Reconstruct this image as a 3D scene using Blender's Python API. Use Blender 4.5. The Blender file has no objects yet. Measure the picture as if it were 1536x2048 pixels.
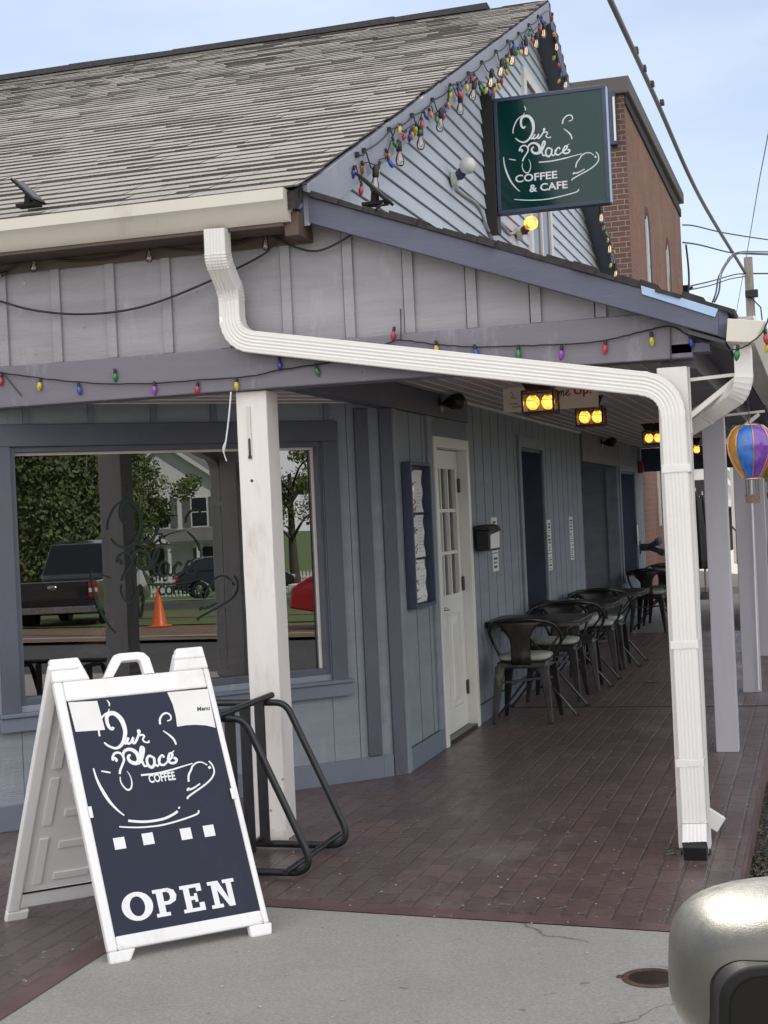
import bpy, bmesh, math, random
from mathutils import Vector as V, Matrix as M
random.seed(7)
S = bpy.context.scene
COL = S.collection
R = math.radians

# ------------------------------------------------------------------ camera calibration (pixel -> world ray, for measuring the place)
F, H = 2907.0, 1.59
ROLL = math.atan(.046)
def unroll(u, v):
    x, y = u-768, v-1024
    c, s = math.cos(ROLL), math.sin(ROLL)
    return x*c-y*s, x*s+y*c
XW, YW = unroll(1633, 990)
YAW, PIT = math.atan(XW/F), math.atan(YW/F)
def ray(u, v):
    x, y = unroll(u, v)
    c, s = math.cos(PIT), math.sin(PIT)
    dx, dy, dz = x, F*c+y*s, F*s-y*c
    c, s = math.cos(YAW), math.sin(YAW)
    return V((dx*c-dy*s, dx*s+dy*c, dz))
CAM = V((0, 0, H))
def at(u, v, X=None, Y=None, Z=None):
    d = ray(u, v)
    t = X/d.x if X is not None else Y/d.y if Y is not None else (Z-H)/d.z
    return CAM+d*t

# ------------------------------------------------------------------ mesh builder
class MB:
    def __init__(s): s.v, s.f, s.m, s.mi = [], [], [], 0
    def add(s, vs, fs):
        o = len(s.v)
        s.v += [tuple(p) for p in vs]
        s.f += [tuple(i+o for i in f) for f in fs]
        s.m += [s.mi]*len(fs)
        return s
    def mat(s, i): s.mi = i; return s
    def box(s, x0, x1, y0, y1, z0, z1):
        if x0 > x1: x0, x1 = x1, x0
        if y0 > y1: y0, y1 = y1, y0
        if z0 > z1: z0, z1 = z1, z0
        return s.add([(x0,y0,z0),(x1,y0,z0),(x1,y1,z0),(x0,y1,z0),(x0,y0,z1),(x1,y0,z1),(x1,y1,z1),(x0,y1,z1)],
              [(0,3,2,1),(4,5,6,7),(0,1,5,4),(1,2,6,5),(2,3,7,6),(3,0,4,7)])
    def hexa(s, p):      # 8 points: bottom loop then top loop
        return s.add(p, [(0,3,2,1),(4,5,6,7),(0,1,5,4),(1,2,6,5),(2,3,7,6),(3,0,4,7)])
    def obox(s, c, ex, ey, ez):   # centre and half-axis vectors
        c, ex, ey, ez = V(c), V(ex), V(ey), V(ez)
        return s.hexa([c-ex-ey-ez, c+ex-ey-ez, c+ex+ey-ez, c-ex+ey-ez, c-ex-ey+ez, c+ex-ey+ez, c+ex+ey+ez, c-ex+ey+ez])
    def bar(s, a, b, w, d, up=(0,0,1)):   # rectangular bar from a to b
        a, b = V(a), V(b); t = (b-a).normalized(); u = V(up)
        x = t.cross(u)
        if x.length < 1e-4: x = t.cross(V((1,0,0)))
        x.normalize(); y = x.cross(t).normalized()
        return s.obox((a+b)/2, x*w/2, (b-a)/2, y*d/2)
    def taper(s, a, b, w0, d0, w1, d1, up=(0,1,0)):
        a, b = V(a), V(b); t = (b-a).normalized(); x = t.cross(V(up)).normalized(); y = x.cross(t).normalized()
        q = lambda c, w, d: [c-x*w/2-y*d/2, c+x*w/2-y*d/2, c+x*w/2+y*d/2, c-x*w/2+y*d/2]
        return s.hexa(q(a, w0, d0)+q(b, w1, d1))
    def tube(s, pts, r, n=8, closed=False, cap=True):
        pts = [V(p) for p in pts]; N = len(pts)
        rs = r if isinstance(r, (list, tuple)) else [r]*N
        o = len(s.v); nrm = None; vs = []
        for i, p in enumerate(pts):
            a = pts[(i-1) % N] if closed or i else p; b = pts[(i+1) % N] if closed or i < N-1 else p
            t = (b-a).normalized()
            if nrm is None:
                nrm = t.cross(V((0,0,1)))
                if nrm.length < 1e-3: nrm = t.cross(V((1,0,0)))
            nrm = (nrm-t*nrm.dot(t)).normalized(); bi = t.cross(nrm)
            for k in range(n):
                a_ = 2*math.pi*k/n
                vs.append(p+(nrm*math.cos(a_)+bi*math.sin(a_))*rs[i])
        fs = []
        for i in range(N if closed else N-1):
            for k in range(n):
                j = (i+1) % N; k2 = (k+1) % n
                fs.append((i*n+k, i*n+k2, j*n+k2, j*n+k))
        if cap and not closed:
            fs.append(tuple(reversed(range(n)))); fs.append(tuple((N-1)*n+k for k in range(n)))
        return s.add(vs, fs)
    def lathe(s, prof, n=16, T=None, a0=0, a1=2*math.pi):
        T = T or M.Identity(4); full = abs(a1-a0-2*math.pi) < 1e-6
        K = n if full else n+1; vs = []; fs = []
        for r, z in prof:
            for k in range(K):
                a = a0+(a1-a0)*k/n
                vs.append(T @ V((r*math.cos(a), r*math.sin(a), z)))
        for i in range(len(prof)-1):
            for k in range(n):
                k2 = (k+1) % K
                fs.append((i*K+k, i*K+k2, (i+1)*K+k2, (i+1)*K+k))
        return s.add(vs, fs)
    def sphere(s, c, r, n=12, m=8, sc=(1,1,1)):
        prof = [(max(1e-4, r*math.sin(math.pi*i/m)), -r*math.cos(math.pi*i/m)) for i in range(m+1)]
        return s.lathe(prof, n, M.Translation(V(c)) @ M.Diagonal((*sc, 1)))
    def prism(s, poly, a, b):    # poly: list of 3D points, extruded by vector b-a
        d = V(b)-V(a); n = len(poly); p = [V(q) for q in poly]
        return s.add(p+[q+d for q in p], [tuple(reversed(range(n))), tuple(range(n, 2*n))]+[(i, (i+1) % n, n+(i+1) % n, n+i) for i in range(n)])
    def sweep(s, pts, prof, nrm):   # prof: closed 2D outline (a,b); or function i->outline
        pts = [V(p) for p in pts]; N = len(pts); nrm = V(nrm); vs = []; k0 = None
        for i, p in enumerate(pts):
            t = (pts[min(i+1, N-1)]-pts[max(i-1, 0)]).normalized()
            nrm = (nrm-t*nrm.dot(t)).normalized(); bi = t.cross(nrm)
            pr = prof(i) if callable(prof) else prof; k0 = len(pr)
            vs += [p+nrm*a+bi*b for a, b in pr]
        fs = [(i*k0+k, i*k0+(k+1) % k0, (i+1)*k0+(k+1) % k0, (i+1)*k0+k) for i in range(N-1) for k in range(k0)]
        return s.add(vs, fs)
    def ribbon(s, pts, ws, o, ex, ey, off):   # flat stroke on a plane
        n = ex.cross(ey).normalized(); P = [V(p) for p in pts]; N = len(P); vs = []; fs = []
        for i, p in enumerate(P):
            t = P[min(i+1, N-1)]-P[max(i-1, 0)]
            t = t.normalized() if t.length > 1e-9 else V((1, 0))
            q = V((-t.y, t.x))*ws[i]/2; k = off+i*1.5e-5
            for c in (p+q, p-q): vs.append(o+ex*c.x+ey*c.y+n*k)
        return s.add(vs, [(2*i, 2*i+1, 2*i+3, 2*i+2) for i in range(N-1)])
    def build(s, name, mats, parent=None, smooth=None, bevel=0, local=False):
        me = bpy.data.meshes.new(name)
        off = V((0, 0, 0))
        if parent is not None and not local:
            q = parent
            while q is not None: off = off+q.location; q = q.parent
        me.from_pydata([tuple(V(p)-off) for p in s.v], [], s.f)
        for m in (mats if isinstance(mats, (list, tuple)) else [mats]): me.materials.append(m)
        me.polygons.foreach_set('material_index', s.m)
        me.update()
        bm = bmesh.new(); bm.from_mesh(me); bmesh.ops.recalc_face_normals(bm, faces=bm.faces) if len(s.f) < 60000 and smooth != 'raw' else None
        bm.to_mesh(me); bm.free()
        if smooth and smooth != 'raw':
            me.polygons.foreach_set('use_smooth', [True]*len(me.polygons))
            me.set_sharp_from_angle(angle=R(smooth if smooth is not True else 40))
        o = bpy.data.objects.new(name, me); COL.objects.link(o)
        if parent is not None: o.parent = parent
        if bevel:
            b = o.modifiers.new('edge', 'BEVEL'); b.width = bevel; b.segments = 2; b.limit_method = 'ANGLE'; b.angle_limit = R(35)
        return o

def tag(o, label=None, cat=None, group=None, kind=None):
    if label: o['label'] = label
    if cat: o['category'] = cat
    if group: o['group'] = group
    if kind: o['kind'] = kind
    return o
def empty(name, loc, label, cat, group=None, rz=0):
    o = bpy.data.objects.new(name, None); COL.objects.link(o)
    o.location = loc; o.rotation_euler = (0, 0, rz); o.empty_display_size = .1
    return tag(o, label, cat, group)
def dup(o, parent=None):
    c = o.copy(); COL.objects.link(c); c.parent = parent
    for ch in list(o.children): dup(ch, c)
    return c
def structure(o): o['kind'] = 'structure'; return o

def crom(pts, n=6, closed=False):
    P = [V(p) for p in pts]; N = len(P); out = []
    for i in range(N if closed else N-1):
        g = (lambda k: P[k % N]) if closed else (lambda k: P[max(0, min(N-1, k))])
        a, b, c, d = g(i-1), g(i), g(i+1), g(i+2)
        for k in range(n):
            t = k/n
            out.append(.5*((2*b)+(c-a)*t+(2*a-5*b+4*c-d)*t*t+(3*b-a-3*c+d)*t**3))
    if not closed: out.append(P[-1])
    return out

def text_faces(body, size, bold=0.0, shear=0.0):
    cu = bpy.data.curves.new('lettering', 'FONT'); cu.body = body; cu.size = size; cu.offset = bold; cu.shear = shear; cu.resolution_u = 4
    ob = bpy.data.objects.new('lettering', cu); COL.objects.link(ob)
    dg = bpy.context.evaluated_depsgraph_get(); dg.update()
    me = ob.evaluated_get(dg).to_mesh()
    vs = [(v.co.x, v.co.y) for v in me.vertices]; fs = [tuple(p.vertices) for p in me.polygons]
    ob.evaluated_get(dg).to_mesh_clear(); bpy.data.objects.remove(ob); bpy.data.curves.remove(cu)
    return vs, fs
def put_text(mb, body, box, o, ex, ey, off, bold=0.0, shear=0.0):   # fit lettering into box (x0,y0,x1,y1) on a plane
    vs, fs = text_faces(body, 1.0, bold, shear)
    xs = [p[0] for p in vs]; ys = [p[1] for p in vs]; x0, y0, x1, y1 = box
    n = ex.cross(ey).normalized()
    sx = (x1-x0)/(max(xs)-min(xs)); sy = (y1-y0)/(max(ys)-min(ys))
    mb.add([o+ex*(x0+(x-min(xs))*sx)+ey*(y0+(y-min(ys))*sy)+n*off for x, y in vs], fs)

# ------------------------------------------------------------------ materials
def nt(name):
    m = bpy.data.materials.new(name); m.use_nodes = True
    t = m.node_tree; b = t.nodes['Principled BSDF']
    return m, t, b
def N(t, kind, **k):
    n = t.nodes.new(kind)
    for a, v in k.items():
        if a in n.inputs.keys(): n.inputs[a].default_value = v
        else: setattr(n, a, v)
    return n
def coords(t, scale=(1,1,1), obj=False):
    if obj: src = N(t, 'ShaderNodeTexCoord').outputs['Object']
    else: src = N(t, 'ShaderNodeNewGeometry').outputs['Position']
    mp = N(t, 'ShaderNodeMapping'); mp.inputs['Scale'].default_value = scale
    t.links.new(src, mp.inputs['Vector']); return mp.outputs['Vector']
def ramp(t, fac, stops):
    r = N(t, 'ShaderNodeValToRGB'); e = r.color_ramp.elements
    while len(e) < len(stops): e.new(.5)
    for el, (p, c) in zip(e, stops): el.position = p; el.color = (*c, 1)
    t.links.new(fac, r.inputs[0]); return r.outputs[0]
def mixc(t, fac, a, b, mode='MIX'):
    m = N(t, 'ShaderNodeMix', data_type='RGBA', blend_type=mode)
    for s_, v in ((m.inputs[0], fac), (m.inputs[6], a), (m.inputs[7], b)):
        if hasattr(v, 'is_output'): t.links.new(v, s_)
        elif isinstance(v, (int, float)): s_.default_value = v
        else: s_.default_value = (*v, 1)
    return m.outputs[2]
def noise(t, vec, scale, detail=4, rough=.6):
    n = N(t, 'ShaderNodeTexNoise'); n.inputs['Scale'].default_value = scale; n.inputs['Detail'].default_value = detail; n.inputs['Roughness'].default_value = rough
    t.links.new(vec, n.inputs['Vector']); return n.outputs[0]
def bump(t, b, h, strength, dist=.01):
    n = N(t, 'ShaderNodeBump'); n.inputs['Strength'].default_value = strength; n.inputs['Distance'].default_value = dist
    t.links.new(h, n.inputs['Height']); t.links.new(n.outputs[0], b.inputs['Normal'])
def mat(name, c, rough=.5, metal=0.0, var=.12, nscale=3.0, bscale=0, bstr=.2, stretch=(1,1,1), dirt=None, dscale=1.2, spec=.5, coat=0, obj=False, spots=0):
    """plain painted / metal / plastic surface with uneven colour, optional grain and dirt patches"""
    m, t, b = nt(name)
    v = coords(t, stretch, obj)
    n1 = noise(t, v, nscale, 5)
    col = ramp(t, n1, [(.3, tuple(x*(1-var) for x in c)), (.7, tuple(min(1, x*(1+var)) for x in c))])
    if dirt:
        n2 = noise(t, coords(t, (1,1,.35), obj), dscale, 8, .7)
        f = ramp(t, n2, [(.56, (0,0,0)), (.72, (1,1,1))])
        col = mixc(t, f, col, dirt)
    if spots:      # nail heads, knocks and flecks of lost paint
        for sc_, th_, cc in ((spots, .026, tuple(x*.3 for x in c)), (spots*.6, .02, tuple(min(1, x*1.7+.05) for x in c))):
            vo = N(t, 'ShaderNodeTexVoronoi'); vo.inputs['Scale'].default_value = sc_; t.links.new(coords(t, (1,1,1), obj), vo.inputs['Vector'])
            col = mixc(t, ramp(t, vo.outputs['Distance'], [(th_, (.8,.8,.8)), (th_+.014, (0,0,0))]), col, cc)
    t.links.new(col, b.inputs['Base Color'])
    rr = ramp(t, n1, [(.3, (max(0, rough-.08),)*3), (.7, (min(1, rough+.08),)*3)])
    t.links.new(rr, b.inputs['Roughness'])
    b.inputs['Metallic'].default_value = metal
    b.inputs['Specular IOR Level'].default_value = spec
    b.inputs['Coat Weight'].default_value = coat
    if bscale: bump(t, b, noise(t, v, bscale, 6, .7), bstr, .004)
    return m

MT = {}
MT['siding'] = mat('rough_sawn_grey_siding', (.295,.287,.312), .75, spots=5.5, var=.14, nscale=1.3, bscale=14, bstr=.9, stretch=(1,1,9), dirt=(.36,.352,.375), dscale=7)
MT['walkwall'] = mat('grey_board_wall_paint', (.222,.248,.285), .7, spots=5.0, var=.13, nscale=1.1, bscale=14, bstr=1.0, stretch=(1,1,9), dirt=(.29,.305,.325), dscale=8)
MT['trim'] = mat('slate_trim_paint', (.078,.085,.115), .55, var=.15, nscale=2.2, bscale=30, bstr=.3, dirt=(.115,.117,.135), dscale=5)
MT['beam'] = mat('lilac_grey_beam_paint', (.160,.150,.178), .6, spots=3.5, var=.16, nscale=1.6, bscale=26, bstr=.35, stretch=(.4,1,3), dirt=(.26,.25,.28), dscale=5)
MT['rake'] = mat('blue_slate_fascia_paint', (.080,.086,.132), .5, spots=3.5, var=.2, nscale=2, bscale=26, bstr=.4, stretch=(.5,1,3), dirt=(.12,.122,.16), dscale=5)
MT['rakepale'] = mat('weathered_grey_fascia', (.30,.31,.37), .65, var=.12, nscale=2.5, bscale=20, bstr=.3, dirt=(.22,.23,.28), dscale=4)
MT['bluetrim'] = mat('blue_grey_trim_paint', (.135,.158,.20), .6, var=.14, nscale=2, bscale=30, bstr=.3)
MT['navy'] = mat('navy_painted_wood', (.045,.058,.10), .55, var=.2, nscale=6, bscale=30, bstr=.2)
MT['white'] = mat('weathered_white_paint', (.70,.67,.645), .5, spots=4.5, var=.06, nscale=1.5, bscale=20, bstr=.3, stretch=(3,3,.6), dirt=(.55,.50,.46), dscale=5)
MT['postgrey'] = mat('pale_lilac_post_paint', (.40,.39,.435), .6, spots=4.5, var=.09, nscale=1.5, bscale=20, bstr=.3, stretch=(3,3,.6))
MT['door'] = mat('cream_white_door_paint', (.66,.66,.62), .4, var=.05, nscale=2)
MT['gutter'] = mat('white_aluminium_gutter', (.58,.545,.485), .35, var=.06, nscale=1.2, dirt=(.46,.41,.345), dscale=3)
MT['spout'] = mat('white_aluminium_downspout', (.71,.695,.675), .32, spots=3, var=.04, nscale=1.5, dirt=(.68,.65,.61), dscale=2.2)
MT['brown'] = mat('brown_soffit_wood', (.085,.058,.045), .7, var=.25, nscale=5, bscale=20, bstr=.3)
MT['clap'] = mat('white_clapboard', (.52,.57,.64), .6, var=.07, nscale=1.2, bscale=22, bstr=.25, stretch=(1,.5,4), dirt=(.46,.51,.575), dscale=4)
MT['soffit'] = mat('pale_soffit_paint', (.40,.39,.40), .65, var=.1, nscale=2, bscale=15, bstr=.3)
MT['blackmetal'] = mat('black_powder_coat', (.013,.013,.015), .38, var=.4, nscale=20, bscale=60, bstr=.15, obj=True)
MT['darkmetal'] = mat('dark_lantern_metal', (.02,.018,.016), .4, .3, var=.3, nscale=15, obj=True)
MT['gunmetal'] = mat('rubbed_gunmetal_steel', (.043,.041,.040), .38, .7, var=.45, nscale=7, bscale=40, bstr=.1, dirt=(.17,.15,.13), dscale=9, obj=True)
MT['steel'] = mat('bright_steel', (.55,.55,.55), .25, 1, var=.1, obj=True)
MT['grime'] = mat('dark_grey_roof_edge', (.035,.03,.032), .9, var=.5, nscale=25, bscale=60, bstr=.6)
MT['flash'] = mat('aluminium_flashing', (.30,.42,.60), .35, .3, var=.1, nscale=5)
MT['plastic'] = mat('white_moulded_plastic', (.76,.755,.75), .38, var=.03, nscale=4, bscale=220, bstr=.08, dirt=(.60,.58,.56), dscale=3)
MT['signblue'] = mat('navy_sign_print', (.0115,.015,.035), .4, var=.18, nscale=3, dirt=(.018,.022,.046), dscale=5, spec=.25)
MT['signgreen'] = mat('dark_green_sign_face', (.004,.038,.036), .12, var=.06, nscale=2, spec=.35)
MT['signink'] = mat('white_vinyl_lettering', (.72,.73,.76), .4, var=.03)
MT['black'] = mat('matt_black', (.012,.012,.014), .6, var=.3)
MT['rubber'] = mat('black_rubber_cable', (.014,.014,.016), .5, var=.2)
MT['paper'] = mat('printed_paper', (.70,.70,.69), .55, var=.04, nscale=9)
MT['ink'] = mat('black_print', (.05,.05,.055), .6)
MT['greyink'] = mat('grey_print', (.28,.28,.29), .6)
MT['redink'] = mat('red_lettering', (.36,.02,.03), .5)
MT['boardcream'] = mat('cream_sign_board', (.62,.59,.54), .6, var=.05)
MT['cushion'] = mat('sage_grey_cushion_fabric', (.30,.325,.29), .85, var=.12, nscale=8, bscale=180, bstr=.35, obj=True)
MT['cushgrey'] = mat('grey_cushion_fabric', (.27,.27,.265), .8, var=.12, nscale=8, bscale=180, bstr=.35, obj=True)
MT['redbox'] = mat('red_enamel', (.16,.012,.012), .35)
MT['pipe'] = mat('blue_green_pipe_enamel', (.05,.075,.085), .35, .2, var=.25, nscale=12)
MT['wood'] = mat('weathered_pole_wood', (.26,.24,.22), .85, var=.25, nscale=4, bscale=12, bstr=.6, stretch=(6,6,.5))
MT['copper'] = mat('copper_wire', (.55,.30,.17), .3, .9)
MT['wicker'] = mat('brown_wicker', (.16,.11,.075), .8, var=.4, nscale=60, bscale=160, bstr=.8, obj=True)
MT['silver'] = mat('champagne_silver_car_paint', (.125,.122,.108), .40, .6, var=.05, nscale=60, bscale=500, bstr=.15, coat=.05, obj=True)
MT['darkglass'] = mat('dark_mirror_glass', (.012,.012,.011), .3, .0, var=.02, spec=.12)
MT['trimblack'] = mat('black_car_plastic', (.012,.012,.012), .6, var=.1, spec=.15)
MT['carpaint'] = mat('black_car_paint', (.012,.013,.015), .15, 0, var=.05, coat=1)
MT['carred'] = mat('red_car_paint', (.35,.012,.015), .2, 0, var=.05, coat=1)
MT['taillight'] = mat('red_tail_light', (.42,.012,.015), .12, 0, coat=1)
MT['rust'] = mat('rusty_iron', (.09,.05,.035), .8, .2, var=.5, nscale=18, bscale=40, bstr=.4)
MT['cone'] = mat('orange_cone_plastic', (.80,.13,.02), .45, var=.05)
MT['bark'] = mat('tree_bark', (.085,.068,.052), .9, var=.35, nscale=6, bscale=14, bstr=.8, stretch=(4,4,1))
MT['houseroof'] = mat('grey_house_roof', (.14,.14,.14), .85, var=.2, nscale=2)
MT['housewhite'] = mat('white_house_clapboard', (.74,.74,.72), .6, var=.03)
MT['houseglass'] = mat('dark_house_window', (.03,.035,.04), .1)
MT['pale'] = mat('pale_wall_render', (.62,.64,.60), .8, var=.06)
MT['skin'] = mat('skin', (.30,.17,.12), .55, var=.08, obj=True)
MT['hair'] = mat('dark_hair', (.014,.011,.01), .6, var=.3, bscale=90, bstr=.5, obj=True)
MT['cloth'] = mat('dark_clothing', (.02,.02,.026), .85, var=.2, bscale=90, bstr=.3, obj=True)
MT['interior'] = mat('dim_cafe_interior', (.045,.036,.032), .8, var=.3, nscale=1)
MT['woodtable'] = mat('brown_table_wood', (.11,.055,.035), .5, var=.2, nscale=3, stretch=(1,6,1))
MT['bronze'] = mat('dark_bronze_hardware', (.10,.085,.07), .35, .8)

def glassmat(name, tint, refl, rough=0.0, tintmix=1):
    """window pane: mirror-like reflection over a tinted see-through body"""
    m, t, b = nt(name); t.nodes.remove(b); out = t.nodes['Material Output']
    g = N(t, 'ShaderNodeBsdfGlossy'); g.inputs['Roughness'].default_value = rough; g.inputs['Color'].default_value = (1,1,1,1)
    tr = N(t, 'ShaderNodeBsdfTransparent'); tr.inputs['Color'].default_value = (*tint, 1)
    lw = N(t, 'ShaderNodeFresnel'); lw.inputs['IOR'].default_value = 1.5
    ad = N(t, 'ShaderNodeMath', operation='ADD', use_clamp=True); ad.inputs[1].default_value = refl
    t.links.new(lw.outputs[0], ad.inputs[0])
    mx = N(t, 'ShaderNodeMixShader')
    t.links.new(ad.outputs[0], mx.inputs[0]); t.links.new(tr.outputs[0], mx.inputs[1]); t.links.new(g.outputs[0], mx.inputs[2]); t.links.new(mx.outputs[0], out.inputs[0])
    return m
MT['glass'] = glassmat('window_glass', (.40,.45,.45), .16)
MT['glassdoor'] = glassmat('door_glass', (.5,.55,.55), .05)
MT['glasslamp'] = glassmat('lantern_glass', (.95,.93,.88), .02)
def glowglass(name, tint, glow, s):      # lit frosted amber bulb: see-through with its own warm glow
    m = glassmat(name, tint, .03); t = m.node_tree; o = t.nodes['Material Output']; sh = o.inputs[0].links[0].from_socket
    e = N(t, 'ShaderNodeEmission'); e.inputs[0].default_value = (*glow, 1); e.inputs[1].default_value = s
    a = N(t, 'ShaderNodeAddShader'); t.links.new(sh, a.inputs[0]); t.links.new(e.outputs[0], a.inputs[1]); t.links.new(a.outputs[0], o.inputs[0]); return m
MT['bulbamber'] = glowglass('amber_bulb_glass', (1,.82,.5), (1,.40,.06), .32)
MT['bulbclear'] = glassmat('clear_bulb_glass', (.93,.93,.93), .06)
def emit(name, c, s, base=(.8,.6,.3)):
    m, t, b = nt(name)
    b.inputs['Base Color'].default_value = (*base, 1); b.inputs['Emission Color'].default_value = (*c, 1); b.inputs['Emission Strength'].default_value = s
    n = noise(t, coords(t, obj=True), 30, 2); 
    r = ramp(t, n, [(.3, tuple(x*.9 for x in c)), (.7, c)]); t.links.new(r, b.inputs['Emission Color'])
    return m
MT['lit'] = emit('lit_lantern_bulb', (1,.60,.22), 1.1)
MT['litglobe'] = emit('lit_globe_bulb', (1,.64,.26), 1.1)
MT['filament'] = emit('glowing_filament', (1,.5,.15), 1.3)
MT['opal'] = mat('opal_white_bulb', (.62,.62,.6), .25, var=.03, obj=True)
def bulbmat(name, c):
    m, t, b = nt(name)
    v = coords(t, (1,1,1), True)
    w = N(t, 'ShaderNodeTexVoronoi'); w.inputs['Scale'].default_value = 220; t.links.new(v, w.inputs['Vector'])
    col = mixc(t, .5, c, tuple(min(1, x*1.35+.02) for x in c)); f = noise(t, v, 90, 2)
    t.links.new(mixc(t, f, c, tuple(min(1, x*1.5+.02) for x in c)), b.inputs['Base Color'])
    b.inputs['Roughness'].default_value = .2; b.inputs['Transmission Weight'].default_value = .25; b.inputs['Coat Weight'].default_value = .4
    bump(t, b, w.outputs['Distance'], .4, .002)
    return m
BC = {'r': bulbmat('red_bulb', (.38,.02,.028)), 'b': bulbmat('blue_bulb', (.018,.045,.36)), 'g': bulbmat('green_bulb', (.01,.17,.055)),
      'y': bulbmat('yellow_bulb', (.52,.42,.03)), 'o': bulbmat('orange_bulb', (.52,.21,.02)), 'p': bulbmat('purple_bulb', (.26,.05,.40))}
BN = {'r': 'red', 'b': 'blue', 'g': 'green', 'y': 'yellow', 'o': 'orange', 'p': 'purple'}

def shinglemat():
    m, t, b = nt('weathered_asphalt_shingle')
    g = N(t, 'ShaderNodeNewGeometry'); isl = g.outputs['Random Per Island']
    c1 = ramp(t, isl, [(0, (.088,.082,.078)), (.5, (.112,.104,.098)), (1, (.135,.126,.118))])
    v = coords(t); n1 = noise(t, v, 120, 3); c2 = mixc(t, .5, c1, ramp(t, n1, [(.3, (.055,.05,.047)), (.7, (.20,.185,.172))]))
    # algae streak band part way up the slope
    v2 = coords(t, (.5, 1.6, 1.6)); n2 = noise(t, v2, 1.3, 6, .65)
    sep = N(t, 'ShaderNodeSeparateXYZ'); t.links.new(g.outputs['Position'], sep.inputs[0])
    band = N(t, 'ShaderNodeMapRange'); band.inputs[1].default_value = 10.4; band.inputs[2].default_value = 11.8; t.links.new(sep.outputs[1], band.inputs[0])
    ml = N(t, 'ShaderNodeMath', operation='MULTIPLY'); t.links.new(band.outputs[0], ml.inputs[0])
    f2 = ramp(t, n2, [(.46, (0,0,0)), (.62, (.75,.75,.75))]); t.links.new(f2, ml.inputs[1])
    t.links.new(mixc(t, ml.outputs[0], c2, (.055,.048,.045)), b.inputs['Base Color'])
    b.inputs['Roughness'].default_value = .9; b.inputs['Specular IOR Level'].default_value = .2
    bump(t, b, n1, .5, .003)
    return m
MT['shingle'] = shinglemat()

def pavermat():
    m, t, b = nt('stamped_brick_paving')
    g = N(t, 'ShaderNodeNewGeometry'); sep = N(t, 'ShaderNodeSeparateXYZ'); t.links.new(g.outputs['Position'], sep.inputs[0])
    cb = N(t, 'ShaderNodeCombineXYZ'); t.links.new(sep.outputs[1], cb.inputs[0]); t.links.new(sep.outputs[0], cb.inputs[1])
    wob = N(t, 'ShaderNodeTexNoise'); wob.inputs['Scale'].default_value = 9; t.links.new(g.outputs['Position'], wob.inputs['Vector'])
    va = N(t, 'ShaderNodeVectorMath', operation='MULTIPLY_ADD'); t.links.new(wob.outputs['Color'], va.inputs[0]); va.inputs[1].default_value = (.012,.008,0); t.links.new(cb.outputs[0], va.inputs[2])
    br = N(t, 'ShaderNodeTexBrick'); br.offset = .5; br.squash = 1
    for k, val in (('Scale', 1.0), ('Mortar Size', .0075), ('Mortar Smooth', .3), ('Brick Width', .205), ('Row Height', .1025), ('Bias', 0.0)): br.inputs[k].default_value = val
    br.inputs['Color1'].default_value = (.078,.050,.047,1); br.inputs['Color2'].default_value = (.158,.102,.092,1); br.inputs['Mortar'].default_value = (.042,.034,.034,1)
    t.links.new(va.outputs[0], br.inputs['Vector'])
    n1 = noise(t, coords(t), 2.2, 8, .7); n2 = noise(t, coords(t), 45, 3)
    c = mixc(t, .38, br.outputs[0], ramp(t, n1, [(.3, (.068,.045,.044)), (.7, (.185,.128,.118))]))
    c = mixc(t, .35, c, ramp(t, n2, [(.35, (.05,.035,.035)), (.7, (.16,.115,.11))]))
    # pale bloom and scuffs
    n3 = noise(t, coords(t, (1,.5,1)), 1.1, 8, .75); c = mixc(t, ramp(t, n3, [(.54, (0,0,0)), (.72, (.65,.65,.65))]), c, (.24,.20,.19))
    # gritty white specks in the joints
    n4 = noise(t, coords(t), 28, 2, .5); jm = N(t, 'ShaderNodeMath', operation='MULTIPLY'); t.links.new(br.outputs['Fac'], jm.inputs[0]); t.links.new(ramp(t, n4, [(.60, (0,0,0)), (.72, (.85,.85,.85))]), jm.inputs[1])
    c = mixc(t, jm.outputs[0], c, (.34,.31,.29))
    t.links.new(c, b.inputs['Base Color'])
    t.links.new(ramp(t, n1, [(.3, (.26,)*3), (.75, (.5,)*3)]), b.inputs['Roughness'])
    inv = N(t, 'ShaderNodeMath', operation='SUBTRACT'); inv.inputs[0].default_value = 1; t.links.new(br.outputs['Fac'], inv.inputs[1])
    ad = N(t, 'ShaderNodeMath', operation='MULTIPLY_ADD'); t.links.new(n2, ad.inputs[0]); ad.inputs[1].default_value = .25; t.links.new(inv.outputs[0], ad.inputs[2])
    bump(t, b, ad.outputs[0], .8, .007)
    return m
MT['paver'] = pavermat()
MT['redpaint'] = mat('worn_red_painted_concrete', (.112,.064,.064), .55, var=.3, nscale=5, bscale=60, bstr=.4, dirt=(.15,.10,.096), dscale=6)
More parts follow.
